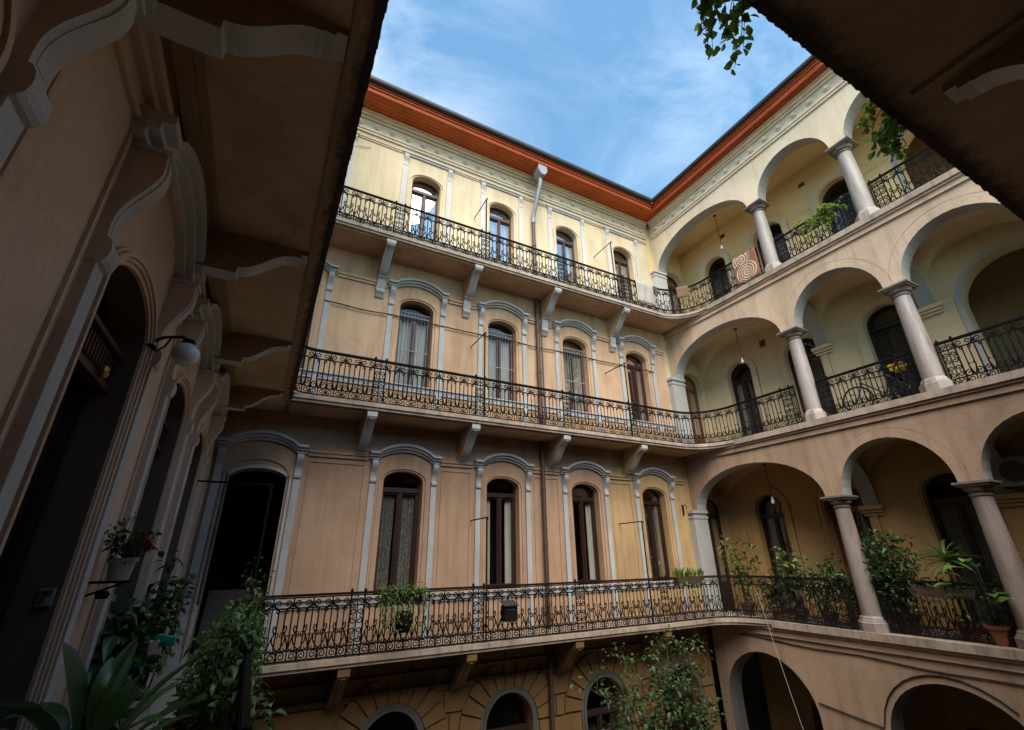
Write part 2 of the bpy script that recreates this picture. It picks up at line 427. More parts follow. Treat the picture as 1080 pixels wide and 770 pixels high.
def hood_path(h, z, rise, ends=.2, n=16):
    p = [(-h, z), (-h+ends, z)]
    q = h-ends
    for i in range(1, n):
        t = -1+2*i/n
        p.append((t*q, z + .03 + (rise-.03)*(1-t*t)))
    return p + [(h-ends, z), (h, z)]
def hood_mb(fr, h, z, rise, scale=1., proud=1.):
    m = MB(); p = hood_path(h, z, rise)
    for (t0, t1, w) in ((0, .05, .07), (.053, .105, .13), (.108, .17, .19)):
        m.band(p, t0*scale, t1*scale, 0, w*proud, fr)
    return m
def console_mb(fr, u, z0, z1, wd, d=.17, proud=1., capm=0, edgem=0):
    """scroll bracket: wide roll at the top, tongue that curls in again at the foot"""
    H = z1-z0; P = [(0, z1), (d*proud, z1), (d*proud, z1-.06*H)]
    for i in range(13):
        t = i/12
        w = d*(.93 - .62*t + .22*math.sin(t*PI*1.9+.35)*(1-t*.35))
        P.append((max(w, .03)*proud, z1-.08*H-t*.74*H))
    for i in range(9):
        a = PI*.5 - i/8*PI*1.15
        P.append((d*.30*proud + d*.22*math.cos(a)*proud, z0+.10*H + .10*H*math.sin(a)))
    P.append((0, z0))
    m = MB(); m.profile(P, fr, u-wd/2, u+wd/2, capm, edgem)
    m.profile([(w*1.05 if w > 0 else w, z) for w, z in P[2:15]] + [(.012, P[14][1]), (.012, P[2][1])], fr, u-wd*.24, u+wd*.24, capm, edgem)
    m.fbox(fr, u-wd*.62, u+wd*.62, z1-.035*H, z1+.0, 0, d*1.12*proud, edgem)
    return m
def pilaster_mb(fr, u, z0, z1, wd=.13, w=.045):
    m = MB(); m.fbox(fr, u-wd/2, u+wd/2, z0+.203, z1, 0, w)
    m.fbox(fr, u-wd/2-.02, u+wd/2+.02, z0, z0+.2, 0, w+.02)
    return m
def place(mb, name, mat, parent, ax, us, smooth=False):
    me = mb.mesh(name, mat, smooth); out = []
    for u in us: out.append(link(name, me, parent, (u, 0, 0) if ax == 'x' else (0, u, 0)))
    return out
def slab_bracket_mb(fr, zt, d=.96, foot=True):
    """curved bracket under a gallery with a pendant foot on the wall: plaster cheeks, painted ribbon"""
    P = [(0, zt), (d, zt), (d, zt-.10), (d-.03, zt-.14)]
    for i in range(15):
        t = i/14
        P.append((d-.06-t*(d-.30), zt-.15-.42*(.5-.5*math.cos(PI*t)) - .05*t))
    P += [(.235, zt-.66), (.17, zt-.69), (.155, zt-.80), (.125, zt-.95), (.15, zt-1.0), (.14, zt-1.05), (.09, zt-1.1), (.05, zt-1.17), (0, zt-1.2)] if foot else [(.22, zt-.66), (.12, zt-.68), (.10, zt-.74), (0, zt-.75)]
    m = MB(); m.profile(P, fr, -.105, .105, 0, 1)
    if foot: m.fbox(fr, -.118, .118, zt-.07, zt-.001, d-.10, d+.008, 1)
    m.profile([(w+.012, z-.01) for w, z in P[3:19]] + [(w-.05, z+.03) for w, z in reversed(P[3:19])], fr, -.035, .035, 1, 1)
    return m
def beam_bracket_mb(fr, zt, d=1.02):
    """shallow bracket of the near galleries: flat part at the wall, step, S curve up to the slab"""
    P = [(0, zt), (d, zt), (d, zt-.05), (d-.06, zt-.055), (d-.06, zt-.09), (d-.12, zt-.09)]
    for i in range(15):
        t = i/14
        P.append((d-.14-t*(d-.60), zt-.10-.25*(.5-.5*math.cos(PI*t))))
    P += [(.45, zt-.355), (.45, zt-.42), (0, zt-.42)]
    m = MB(); m.profile(P, fr, -.09, .09, 0, 1)
    return m
def cornice_mb(fr, u0, u1, flip=False):
    m = MB()
    for z0, z1, w in ((11.58, 11.66, .05), (11.663, 11.72, .08), (11.723, 12.08, .035), (12.083, 12.16, .09), (12.163, 12.26, .15), (12.263, 12.345, .20)):
        m.fbox(fr, u0, u1, z0, z1, .002, w)
    n = int((u1-u0)/.47)
    for i in range(n):
        u = u0 + (i+.5)*(u1-u0)/n
        m.prism([(u+.085*math.cos(2*PI*k/12), 11.90+.085*math.sin(2*PI*k/12)) for k in range(12)], fr, .03, .075)
        m.prism([(u+.045*math.cos(2*PI*k/10), 11.90+.045*math.sin(2*PI*k/10)) for k in range(10)], fr, .07, .115)
    return m
def archivolt(m, fr, uc, h, zb, zs, rise, rings, mi=0):
    path = [(uc-h, zb)] + arch(uc, h, zs, rise, 24) + [(uc+h, zb)]
    for t0, t1, w in rings: m.band(path, t0, t1, .001, w, fr, (uc, zs), mi)

# ------------------------------------------------------------------ ground
g = MB(); g.box(-400, 400, -400, 400, -6.5, FL[0]); structure(g.obj('courtyard_ground', 'ground'))

# ------------------------------------------------------------------ back wing: flat facade with bracketed galleries
bw = thing('back_wing', 'cream and peach residential wing with straight balconies on curved brackets and arched windows', 'building', (0, 0, 0))
SILL = .87
G0 = [2.87, 5.42, 7.98, 10.55]
DX, KX = -.18, 12.97                                      # stair doorway at the left, end doors of the arcade
specs = {1: (.456, 1.57, .24, 'rose'), 2: (.456, 6.08, .26, 'peach'), 3: (.445, 10.42, .30, 'cream')}
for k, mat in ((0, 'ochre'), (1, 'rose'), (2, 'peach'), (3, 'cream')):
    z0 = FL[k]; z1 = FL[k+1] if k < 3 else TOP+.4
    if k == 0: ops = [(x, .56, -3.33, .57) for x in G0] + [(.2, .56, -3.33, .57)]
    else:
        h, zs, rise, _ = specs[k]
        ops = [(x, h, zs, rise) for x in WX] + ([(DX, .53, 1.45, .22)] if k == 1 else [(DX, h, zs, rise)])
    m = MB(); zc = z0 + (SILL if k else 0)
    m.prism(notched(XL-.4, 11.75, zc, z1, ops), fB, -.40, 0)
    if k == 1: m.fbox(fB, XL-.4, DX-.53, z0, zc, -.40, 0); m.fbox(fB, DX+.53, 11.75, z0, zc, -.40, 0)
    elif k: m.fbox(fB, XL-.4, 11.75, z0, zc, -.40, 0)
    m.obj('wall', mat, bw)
    if k:
        m = MB(); a = DX+.62 if k == 1 else XL
        m.fbox(fB, a, 11.74, zc-.16, zc-.03, .001, .035); m.fbox(fB, a, 11.74, zc-.027, zc+.0, .001, .075)
        m.obj('sill_band', 'trim' if k < 3 else 'trim3', bw)
# rooms behind the glass, dim and closed
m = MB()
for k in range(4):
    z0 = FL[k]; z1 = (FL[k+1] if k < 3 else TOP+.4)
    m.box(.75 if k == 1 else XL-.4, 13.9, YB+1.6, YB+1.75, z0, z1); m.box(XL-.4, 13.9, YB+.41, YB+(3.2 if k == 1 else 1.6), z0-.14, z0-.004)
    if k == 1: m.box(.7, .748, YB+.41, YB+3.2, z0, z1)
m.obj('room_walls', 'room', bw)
for k, style, cur, wd in ((1, 'open', 'lace', 'wood'), (2, 'grille', 'curtain', 'wood2'), (3, 'plain', 'curtain', 'wood3')):
    h, zs, rise, _ = specs[k]
    if k == 1:
        make_window(bw, fB, 'x', [WX[0]], h, FL[1]+SILL, zs, rise, 'lace', wd, 'lace')
        make_window(bw, fB, 'x', WX[1:3], h, FL[1]+SILL, zs, rise, 'open', wd, 'curtain'); make_window(bw, fB, 'x', WX[3:], h, FL[1]+SILL, zs, rise, 'plain', wd, 'lace')
    elif k == 2:
        make_window(bw, fB, 'x', WX[:3], h, FL[2]+SILL, zs, rise, 'grille', wd, 'curtain')
        make_window(bw, fB, 'x', WX[3:]+[DX], h, FL[2]+SILL, zs, rise, 'open', wd, 'blind')
    else:
        make_window(bw, fB, 'x', [DX, WX[0]], h, FL[3]+SILL, zs, rise, 'plain', wd, 'curtain'); make_window(bw, fB, 'x', [WX[1]], h, FL[3]+SILL, zs, rise, 'full', wd, 'curtain')
        make_window(bw, fB, 'x', [WX[2]], h, FL[3]+SILL, zs, rise, 'open', wd, 'curtain'); make_window(bw, fB, 'x', [WX[3]], h, FL[3]+SILL, zs, rise, 'plain', wd, 'lace')
make_window(bw, fB, 'x', G0, .56, -5.2, -3.33, .57, 'plain', 'door', None)
# surrounds, first and second floor: pilaster strips, scroll consoles, curved hoods
for k in (1, 2):
    h, zs, rise, _ = specs[k]; us = WX + ([DX-.01] if k == 1 else [DX])
    zh = zs+.45
    for s in (-1, 1):
        place(pilaster_mb(fB, s*.705, FL[k] if k == 1 else FL[k], zh-.50), 'pilaster', 'trim', bw, 'x', us)
        place(console_mb(fB, s*.705, zh-.52, zh, .13), 'console', 'trim', bw, 'x', us)
    place(hood_mb(fB, .83, zh+.003, .22), 'hood_moulding', 'trim', bw, 'x', us)
    m = MB(); archivolt(m, fB, 0, h+.06, FL[k]+SILL+.001, zs, rise+.04, ((0, .05, .03), (.053, .10, .018)))
    place(m, 'window_moulding', {1: 'rose', 2: 'peach'}[k], bw, 'x', us)
    m = MB()                                              # string lines and sunk fields between the windows
    edges = [DX+.85] + [e for x in WX for e in (x-.86, x+.86)] + [11.72]
    for a, b in zip(edges[::2], edges[1::2]):
        m = MB(); m.fbox(fB, a, b, zh-.03, zh+.04, .001, .045); m.fbox(fB, a, b, zh+.043, zh+.10, .001, .075)
        m.obj('string_course', {1: 'rose', 2: 'peach'}[k], bw); m = MB()
        if k == 1 and b-a > .5:
            for q in ((a+.03, a+.06, FL[k]+.3, zh-.12), (b-.06, b-.03, FL[k]+.3, zh-.12), (a+.063, b-.063, zh-.15, zh-.12), (a+.063, b-.063, FL[k]+.3, FL[k]+.33)):
                m.fbox(fB, *q, .001, .022)
            m.obj('wall_field', 'rose', bw)
# the stair doorway: jambs, arch ring and darkness beyond
m = MB(); archivolt(m, fB, DX, .53, FL[1], 1.45, .22, ((0.001, .07, .03),)); m.obj('doorway_arch', 'trim', bw)
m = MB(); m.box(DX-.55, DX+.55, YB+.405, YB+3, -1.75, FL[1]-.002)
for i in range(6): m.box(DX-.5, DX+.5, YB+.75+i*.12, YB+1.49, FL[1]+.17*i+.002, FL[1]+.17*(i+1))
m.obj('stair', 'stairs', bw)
# third floor: rectangular pale frames
for s in (-1, 1):
    place(pilaster_mb(fB, s*.70, FL[3], 10.86, .16, .04), 'pilaster', 'trim3', bw, 'x', [DX]+WX)
    place(console_mb(fB, s*.70, 10.86, 11.30, .13, .10), 'console', 'trim3', bw, 'x', [DX]+WX)
m = MB()
for q, w in (((-.80, .80, 11.303, 11.36), .05), ((-.83, .83, 11.363, 11.42), .09)): m.fbox(fB, *q, .001, w)
place(m, 'hood_moulding', 'trim3', bw, 'x', [DX]+WX)
m = MB(); archivolt(m, fB, 0, .505, FL[3]+SILL+.001, 10.42, .33, ((0, .05, .03), (.053, .09, .018))); place(m, 'window_moulding', 'cream', bw, 'x', [DX]+WX)
m = MB()
edges = [DX+.85] + [e for x in WX for e in (x-.85, x+.85)] + [11.72]
for a, b in zip(edges[::2], edges[1::2]):
    m = MB(); m.fbox(fB, a, b, 11.32, 11.37, .001, .03); m.fbox(fB, a, b, 11.373, 11.42, .001, .055); m.obj('string_course', 'cream', bw)
cornice_mb(fB, XL, 11.76).obj('cornice', 'beige', bw)
# eaves
m = MB(); m.box(XL-.4, 11.555, 9.72, 10.5-.205, TOP-.03, TOP); m.box(XL-.4, 11.97, 10.295, 10.9, TOP-.002, TOP+.02); m.obj('eaves_soffit', 'board_b', bw)
m = MB()
for y0, y1, z0, z1 in ((9.70, 9.74, 12.33, 12.47), (9.67, 9.71, 12.473, 12.55), (9.64, 9.69, 12.553, 12.62)): m.box(XL-.4, 11.50+(9.7-y0), y0, y1, z0, z1)
m.obj('fascia', 'fascia', bw)
m = MB(); m.prism([(9.52+.09+.09*math.cos(a), 12.69+.09*math.sin(a)) for a in [PI+i*PI/8 for i in range(9)]] + [(9.70, 12.75), (9.52, 12.75)], lambda u, z, w: (w, u, z), XL-.4, 11.40)
m.obj('gutter', 'zinc_dark', bw)
m = MB(); m.add([(XL-.4, 9.7, 12.72), (11.6, 9.7, 12.72), (11.6, 13.5, 14.6), (XL-.4, 13.5, 14.6), (XL-.4, 9.7, 12.66), (11.6, 9.7, 12.66), (11.6, 13.5, 14.5), (XL-.4, 13.5, 14.5)],
                [(0, 1, 2, 3), (4, 5, 6, 7), (0, 1, 5, 4), (1, 2, 6, 5), (2, 3, 7, 6), (3, 0, 4, 7)]); m.obj('roof', 'roof', bw)
# galleries
RC = 1.0
def gallery_outline(k):
    p = [(11.97, YB+.02), (EL-.054, YB+.02), (EL-.054, EB)]
    p += [(EAR-RC, EB)] + [(EAR-RC+RC*math.sin(a), EB-RC+RC*math.cos(a)) for a in [i*PI/2/10 for i in range(1, 10)]] + [(EAR, EB-RC), (11.97, EB-RC)]
    return p
for k in (1, 2, 3):
    m = MB(); pl = lambda u, z, w: (u, z, w)
    o = gallery_outline(k)
    m.prism(o, pl, FL[k]-SLAB+.06, FL[k])
    m.prism([(x, y+.035) if y < 9.6 and x < 11.0 else (min(x+.03, 11.968), y+.02 if y < 9.6 else y) for x, y in o], pl, FL[k]-SLAB, FL[k]-SLAB+.058)
    m.obj('gallery_floor', 'stone', bw)
    m = MB(); m.box(EL, 11.74, 9.62, YB, FL[k]-SLAB-.03, FL[k]-SLAB-.002); m.obj('gallery_soffit', {1: 'ochre', 2: 'rose', 3: 'peach'}[k], bw)
    bmat = {1: ['ochre', 'ochre'], 2: ['rose', 'trim'], 3: ['peach', 'trim']}[k]
    place(slab_bracket_mb(fB, FL[k]-SLAB-.032, .96, k == 3), 'bracket', bmat, bw, 'x', [1.72, 4.12, 6.70, 9.36])
# ground floor masonry: voussoir rings and coursed blocks
m = MB()
for x in G0:
    R0, R1, zc = .70, 1.16, -3.33
    for i in range(11):
        a0 = PI*i/11+.022; a1 = PI*(i+1)/11-.022
        q = [(x+R*math.cos(a), zc+R*math.sin(a)) for R, a in ((R0, a0), (R1, a0), (R1, (a0+a1)/2), (R1, a1), (R0, a1), (R0, (a0+a1)/2))]
        m.prism(q, fB, .001, .045)
ctr = [-.6]+G0+[12.4]
for a, b in zip(ctr[:-1], ctr[1:]):
    for i in range(6):
        z0 = -3.36-.42*i-.42; hw = 1.18 if i < 0 else .74
        m.fbox(fB, a+hw, min(b-hw, 11.7), z0+.02, z0+.41, .001, .045)
    for i, z0 in enumerate((-3.34, -2.94, -2.54)):
        hw = (1.14, 1.02, .78)[i]+.04
        if b-a-2*hw > .1: m.fbox(fB, a+hw, min(b-hw, 11.7), z0+.02, z0+.38, .001, .045)
for i in range(12):
    if i*1.05-.9 < 11.5: m.fbox(fB, i*1.05-.98, min(i*1.05+.03, 11.7), -2.13, -1.85, .001, .04)
m.obj('stonework', 'ochre', bw)
m = MB(); m.fbox(fB, XL, 11.72, -2.15, -2.135+.0, .001, .06); m.fbox(fB, XL, 11.72, -2.20, -2.152, .001, .085); m.obj('string_course', 'ochre', bw)
m = MB()
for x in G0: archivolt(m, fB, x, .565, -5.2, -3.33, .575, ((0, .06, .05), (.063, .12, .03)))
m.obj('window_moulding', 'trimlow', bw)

# ------------------------------------------------------------------ right wing: three arcaded galleries over an arched ground floor
rw = thing('right_wing', 'beige residential wing with stacked arcades on granite columns above two wide arches', 'building', (0, 0, 0))
YS = -.55
bays = [(YB-.20, CY[0]), (CY[0], CY[1]), (CY[1], CY[2]), (CY[2], YS)]
def bay_arch(i, k):
    a, b = bays[i]; hi = a - (.0 if i == 0 else .20); lo = b + .20
    if i == 3: lo = b
    return ((hi+lo)/2, (hi-lo)/2, SPR[k]+.002, 1.12)
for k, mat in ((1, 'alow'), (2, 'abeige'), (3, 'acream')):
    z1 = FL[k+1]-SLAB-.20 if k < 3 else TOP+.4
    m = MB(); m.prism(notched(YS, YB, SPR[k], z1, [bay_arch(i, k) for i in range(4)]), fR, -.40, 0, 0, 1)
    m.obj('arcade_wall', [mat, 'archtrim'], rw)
    m = MB()                                              # thin incised lines around each arch
    for i in range(1, 4):
        uc, h, zs, rise = bay_arch(i, k)
        m.band(arch(uc, h+.02, zs, rise+.02, 24), (.17, .2, .0)[0]+.02*i, .180+.02*i, .0005, .003, fR, (uc, zs)); 
    if k < 3: m.obj('arch_line', 'stone', rw)
# ground floor with two wide arches
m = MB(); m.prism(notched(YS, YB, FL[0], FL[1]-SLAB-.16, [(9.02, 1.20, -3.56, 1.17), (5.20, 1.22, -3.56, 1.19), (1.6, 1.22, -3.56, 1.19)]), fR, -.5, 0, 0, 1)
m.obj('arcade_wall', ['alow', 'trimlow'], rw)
m = MB(); m.fbox(fR, YS, YB-.02, -3.62, -3.56, .001, .02) if False else None
for k, mats in ((1, 'alow'), (2, 'alow'), (3, 'abeige')):
    m = MB(); z = FL[k]
    for q, w in (((z-SLAB-.06, z-SLAB-.002), .075), ((z-SLAB-.16, z-SLAB-.063), .035), ((z-SLAB-.20, z-SLAB-.163), .05)): m.fbox(fR, YS, YB-.001, *q, -.40, w)
    m.obj('ledge_moulding', mats, rw)
    m = MB(); m.box(EAR, XK+.02, YS, EB-RC-.002, z-SLAB, z); m.box(11.972, XK+.02, EB-RC, YB, z-SLAB, z); m.obj('gallery_floor', 'stone', rw)
    # plinth kerb under the balustrade line is the slab itself; pier against the back facade carries the first arch
    m = MB(); m.box(11.76, 12.36, YB-.195, YB, z, SPR[k]-.24)
    m.box(11.74, 12.38, YB-.215, YB, SPR[k]-.235, SPR[k]-.165); m.box(11.77, 12.35, YB-.19, YB, SPR[k]-.162, SPR[k]-.085); m.box(11.72, 12.38, YB-.235, YB, SPR[k]-.082, SPR[k]-.001)
    m.obj('pier', {1: 'archtrim', 2: 'archtrim', 3: 'trim3'}[k], rw)
# columns
for k in (1, 2, 3):
    H = SPR[k]-FL[k]; r0 = .195
    sh = MB(); sh.lathe([(r0*1.0, .30), (r0*1.0, .34)] + [(r0*(1.0-.20*t**1.4), .36+t*(H-.36-.26)) for t in [i/10 for i in range(11)]], n=28)
    ba = MB(); ba.lathe([(.30, 0), (.30, .17), (.275, .19), (.275, .21), (.255, .22), (.24, .27), (.215, .30)], n=8, phase=PI/8)
    ca = MB(); zc = H-.27
    ca.lathe([(r0*.80, zc), (r0*.92, zc+.01), (r0*.94, zc+.035), (r0*.82, zc+.045), (r0*.83, zc+.08), (r0*1.05, zc+.10), (r0*1.14, zc+.15), (r0*1.2, zc+.185)], n=28)
    ca.box(-.255, .255, -.255, .255, zc+.186, zc+.225); ca.box(-.285, .285, -.285, .285, zc+.227, zc+.27)
    gm = 'granite1' if k == 1 else 'granite'
    ms, mb_, mc = sh.mesh('column', gm, True), ba.mesh('column_base', gm), ca.mesh('capital', 'capital', True)
    for y in CY:
        o = link('column', ms, rw, (XR+.19, y, FL[k])); link('column_base', mb_, o); link('capital', mc, o)
# rear wall of the galleries with doors; the stair hall opens through a wide arch
DK = [(9.02, .45), (6.90, .50), (4.66, .50)]
PK = (2.15, 1.0)
kz = {1: (1.17, .43), 2: (5.56, .43), 3: (9.90, .43)}
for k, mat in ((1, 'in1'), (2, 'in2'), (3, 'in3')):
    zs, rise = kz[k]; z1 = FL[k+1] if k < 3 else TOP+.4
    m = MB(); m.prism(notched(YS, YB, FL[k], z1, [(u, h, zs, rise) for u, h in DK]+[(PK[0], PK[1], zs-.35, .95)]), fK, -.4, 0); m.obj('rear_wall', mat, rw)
    m = MB(); m.prism(notched(11.75, XK+.4, FL[k], z1, [(KX, .46, zs+.1, .36)]), fB, -.4, 0); m.obj('end_wall', mat, rw)
    m = MB()
    for u, h in DK: archivolt(m, fK, u, h+.05, FL[k]+.002, zs, rise+.05, ((0, .17, .025), (.12, .17, .045)))
    archivolt(m, fB, KX, .50, FL[k]+.002, zs+.1, .40, ((0, .13, .025),))
    m.obj('door_moulding', {1: 'in1', 2: 'in2', 3: 'acream'}[k], rw)
    m = MB(); archivolt(m, fK, PK[0], PK[1], FL[k]+.002, zs-.35, .95, ((0, .10, .03),)); m.obj('passage_arch', 'archtrim', rw)
    m = MB(); ed = [YS, PK[0]-1.12] + [PK[0]+1.12]
    for u, h in sorted(DK): ed += [u-h-.23, u+h+.23]
    ed.append(YB)
    for a, b in zip(ed[::2], ed[1::2]): m.fbox(fK, a, b, zs-.03, zs+.0, .001, .012)
    if k == 3:
        m.fbox(fK, YS, YB, 11.02, 11.07, .001, .04); m.fbox(fK, YS, YB, 11.073, 11.13, .001, .07)
    m.obj('string_line', mat, rw)
    # stair hall beyond the arch
    m = MB(); x0 = XK+.41
    m.box(x0+2.2, x0+2.3, .3, 4.0, FL[k], z1); m.box(x0, x0+2.2, .2, .3, FL[k], z1); m.box(x0, x0+2.2, 4.0, 4.1, FL[k], z1); m.box(x0, x0+2.2, .3, 4.0, FL[k]-.1, FL[k]-.002)
    m.obj('stair_hall', mat, rw)
    # doors and windows of the flats
    st = {1: (('plain', 'wood', 'blind'), ('fan', 'redwood', 'blind'), ('plain', 'door', 'blind')),
          2: (('open', 'wood', 'curtain'), ('door', 'door', 'blind'), ('grille', 'door', None)),
          3: (('grille', 'wood', 'blind'), ('plain', 'wood3', 'blind'), ('door', 'wood3', 'blind'))}[k]
    for (u, h), (sty, wd, cu) in zip(DK, st): make_window(rw, fK, 'y', [u], h, FL[k], zs, rise, sty, wd, cu, 'door')
    make_window(rw, fB, 'x', [KX], .46, FL[k], zs+.1, .36, 'door', {1: 'door', 2: 'redwood', 3: 'wood3'}[k], 'blind', 'door')
m = MB()
for k in range(4):
    z0 = FL[k]; z1 = (FL[k+1] if k < 3 else TOP+.4)
    m.box(XK+.9, XK+.98, 4.12, YB+1.6, z0, z1); m.box(XK+.4, XK+.9, 4.12, YB+1.6, z0-.14, z0-.003)
m.obj('room_walls', 'room', rw)
m = MB(); m.prism(notched(YS, YB, FL[0], FL[1]-.2, [(8.6, .6, -4.0, .6), (5.6, .6, -4.0, .6)]), lambda u, z, w: (XK+.2-w, u, z), -.3, 0); m.obj('rear_wall', 'ochre', rw)
m = MB(); m.box(XK+.42, XK+.46, 4.9, 9.3, FL[0], FL[1]-.2); m.obj('door', 'door', rw)
# vaults on the first and second gallery, flat ceiling on the third
for k, mat in ((1, 'in1'), (2, 'in2')):
    x0, x1 = XR+.38, XK; zs = SPR[k]
    m = MB(); NX, NY = 18, 26
    for (a, b) in bays:
        a2 = YB if a > 10 else a
        def H(x, y):
            s = abs(2*(x-x0)/(x1-x0)-1); t = abs(2*(y-b)/(a2-b)-1)
            za = 1.16*math.sqrt(max(0, 1-t*t)); zb = 1.16*math.sqrt(max(0, 1-s*s))
            return zs + .01 + max(za, zb)
        vs = [(x0+(x1-x0)*i/NX, b+(a2-b)*(.5-.5*math.cos(PI*j/NY)), 0) for i in range(NX+1) for j in range(NY+1)]
        vs = [(x, y, H(x, y)) for x, y, _ in vs]
        m.add(vs, [(i*(NY+1)+j, (i+1)*(NY+1)+j, (i+1)*(NY+1)+j+1, i*(NY+1)+j+1) for i in range(NX) for j in range(NY)])
    m.obj('vault', mat, rw, True)
    m = MB(); fx = lambda u, z, w: (u, w, z)
    uc, hh = (x0+.02+x1)/2, (x1-x0)/2-.06
    pr = [(x0-.02, zs+.003), (x0+.02, zs+.003)] + [(x0+.02+(x1-x0-.06)*i/20, zs-.16+.98*math.sin(math.acos(-1+2*i/20))+.16*(1-i/20)) for i in range(0, 21)] + [(x1, zs-.16), (x1, zs+1.25), (x0-.02, zs+1.25)]
    me = None
    for y in CY:
        m = MB(); m.prism(pr, fx, -.17, .17, 0, 1); link('vault_rib', m.mesh('vault_rib', [mat, 'archtrim']), rw, (0, y, 0))
        m = MB()
        for q, w in (((zs-.26, zs-.165), .16), ((zs-.33, zs-.263), .11), ((zs-.40, zs-.333), .06)): m.fbox(fK, y-.20-w*.4, y+.20+w*.4, *q, 0, w)
        m.obj('corbel', 'in2' if k == 2 else 'in1', rw)
m = MB(); m.box(XR+.38, XK+.1, YS, YB, 11.36, 11.44); m.obj('gallery_ceiling', 'in3', rw)
# cornice, eaves, roof
cornice_mb(fR, YS, YB-.21).obj('cornice', 'beige', rw)
m = MB(); m.box(11.56, XR-.205, YS, 10.292, TOP-.03, TOP); m.obj('eaves_soffit', 'board_r', rw)
m = MB()
for x0, x1, z0, z1 in ((11.52, 11.56, 12.30, 12.47), (11.49, 11.53, 12.473, 12.55), (11.46, 11.51, 12.553, 12.62)): m.box(x0, x1, YS, 9.695+(z0 < 12.4)*.02, z0, z1)
m.obj('fascia', 'fascia', rw)
m = MB(); m.prism([(11.36+.07+.07*math.cos(a), 12.68+.07*math.sin(a)) for a in [PI+i*PI/8 for i in range(9)]] + [(11.50, 12.73), (11.36, 12.73)], lambda u, z, w: (u, w, z), YS, 9.56)
m.obj('gutter', 'zinc_dark', rw)
m = MB(); m.add([(11.5, YS, 12.70), (11.5, 9.8, 12.70), (15.5, 13.6, 14.7), (15.5, YS, 14.7), (11.5, YS, 12.64), (11.5, 9.8, 12.64), (15.5, 13.6, 14.6), (15.5, YS, 14.6)],
                [(0, 1, 2, 3), (4, 5, 6, 7), (0, 1, 5, 4), (1, 2, 6, 5), (2, 3, 7, 6), (3, 0, 4, 7)]); m.obj('roof', 'roof', rw)
m = MB(); m.box(11.97, 18, YS, YB+4, TOP+.41, TOP+.5); m.box(17, 17.2, YS, YB+4, FL[0], TOP+.4); m.box(XL-.4, 17, YB+3.2, YB+3.4, FL[0], TOP+.4); m.box(XL-.4, 11.96, YB+.3, YB+3.4, TOP+.41, TOP+.5); m.box(XL-1.7, XL-.401, YB+.402, YB+3.4, FL[0], TOP+.5); m.obj('outer_wall', 'room', rw)
for z, y in ((10.93, 8.43), (10.84, 5.45)):
    m = MB(); m.fbox(fK, y-.09, y+.09, z-.06, z+.06, 0, .025); 
    for i in range(5): m.fbox(fK, y-.075, y+.075, z-.05+i*.022, z-.04+i*.022, .025, .035)
    m.obj('vent_grille', 'pipe', rw)
m = MB(); m.fbox(fK, 7.86, 8.04, 6.17, 6.37, 0, .03)
for i in range(6): m.fbox(fK, 7.88, 8.02, 6.19+i*.03, 6.205+i*.03, .03, .04)
m.obj('vent_grille', 'pipe', rw)

# ------------------------------------------------------------------ left wing: near wall with scrolled door surrounds under its gallery
lw = thing('left_wing', 'shaded brown wing at the near left with scrolled consoles and hooded doors under a gallery', 'building', (0, 0, 0))
LY = [.98, 3.63, 6.0, 8.35]
for k in range(4):
    z0 = FL[k]; z1 = FL[k+1] if k < 3 else TOP+.4
    ops = [(y, .56, 1.50, .30) for y in LY] if k == 1 else [(y, .5, {0: -3.4, 2: 6.08, 3: 10.42}[k], .3) for y in LY]
    m = MB(); m.prism(notched(YF-.4, YB, z0, z1, ops), fL, -.40, 0, 0, 1); m.obj('wall', [{0: 'ochre', 1: 'lwall', 2: 'peach', 3: 'cream'}[k], 'reveal'], lw)
make_window(lw, fL, 'y', LY, .56, FL[1], 1.50, .30, 'door', 'door', 'blind', 'door')
for k in (2, 3): make_window(lw, fL, 'y', LY, .5, FL[k], {2: 6.08, 3: 10.42}[k], .3, 'plain', 'wood', 'curtain')
m = MB(); m.box(XL-1.6, XL-1.5, YF-.4, YB+.4, FL[0], TOP+.4); m.box(XL-1.5, XL-.41, YF-.4, YB, FL[1]-.14, FL[1]-.003); m.box(XL-1.6, XL-.3, YF-.4, YB+3, TOP+.41, TOP+.5); m.obj('room_walls', 'room', lw)
for s in (-1, 1):
    m = MB(); m.fbox(fL, s*.80-.07, s*.80+.07, FL[1]+.2, 1.47, 0, .048); m.fbox(fL, s*.80-.09, s*.80+.09, FL[1], FL[1]+.197, 0, .07); m.fbox(fL, s*.80-.068, s*.80+.068, FL[1]+.205, 1.468, .0485, .053, 1); place(m, 'pilaster', ['lwall', 'trimnear'], lw, 'y', LY)
    place(console_mb(fL, s*.80, 1.45, 2.28, .15, .19, .95, 0, 1), 'console', ['lwall', 'trimnear'], lw, 'y', LY)
place(hood_mb(fL, .98, 2.283, .30, 1.15, 1.0), 'hood_moulding', 'trimnear', lw, 'y', LY)
m = MB(); archivolt(m, fL, 0, .565, FL[1], 1.50, .305, ((0, .035, .02), (.038, .065, .035), (.068, .10, .05), (.103, .125, .03))); place(m, 'door_moulding', 'lwall', lw, 'y', LY)
m = MB()                                                  # carved transom rails of the doors
m.fbox(fL, -.55, .55, 1.18, 1.40, -.205, -.13); m.fbox(fL, -.55, .55, 1.403, 1.44, -.205, -.09); m.fbox(fL, -.55, .55, 1.13, 1.177, -.205, -.10)
for i in range(18): m.fbox(fL, -.53+i*.06, -.50+i*.06, 1.22, 1.37, -.13, -.115)
place(m, 'carved_transom', 'wood2', lw, 'y', LY)
m = MB()                                                  # dado strings between surrounds and field lines
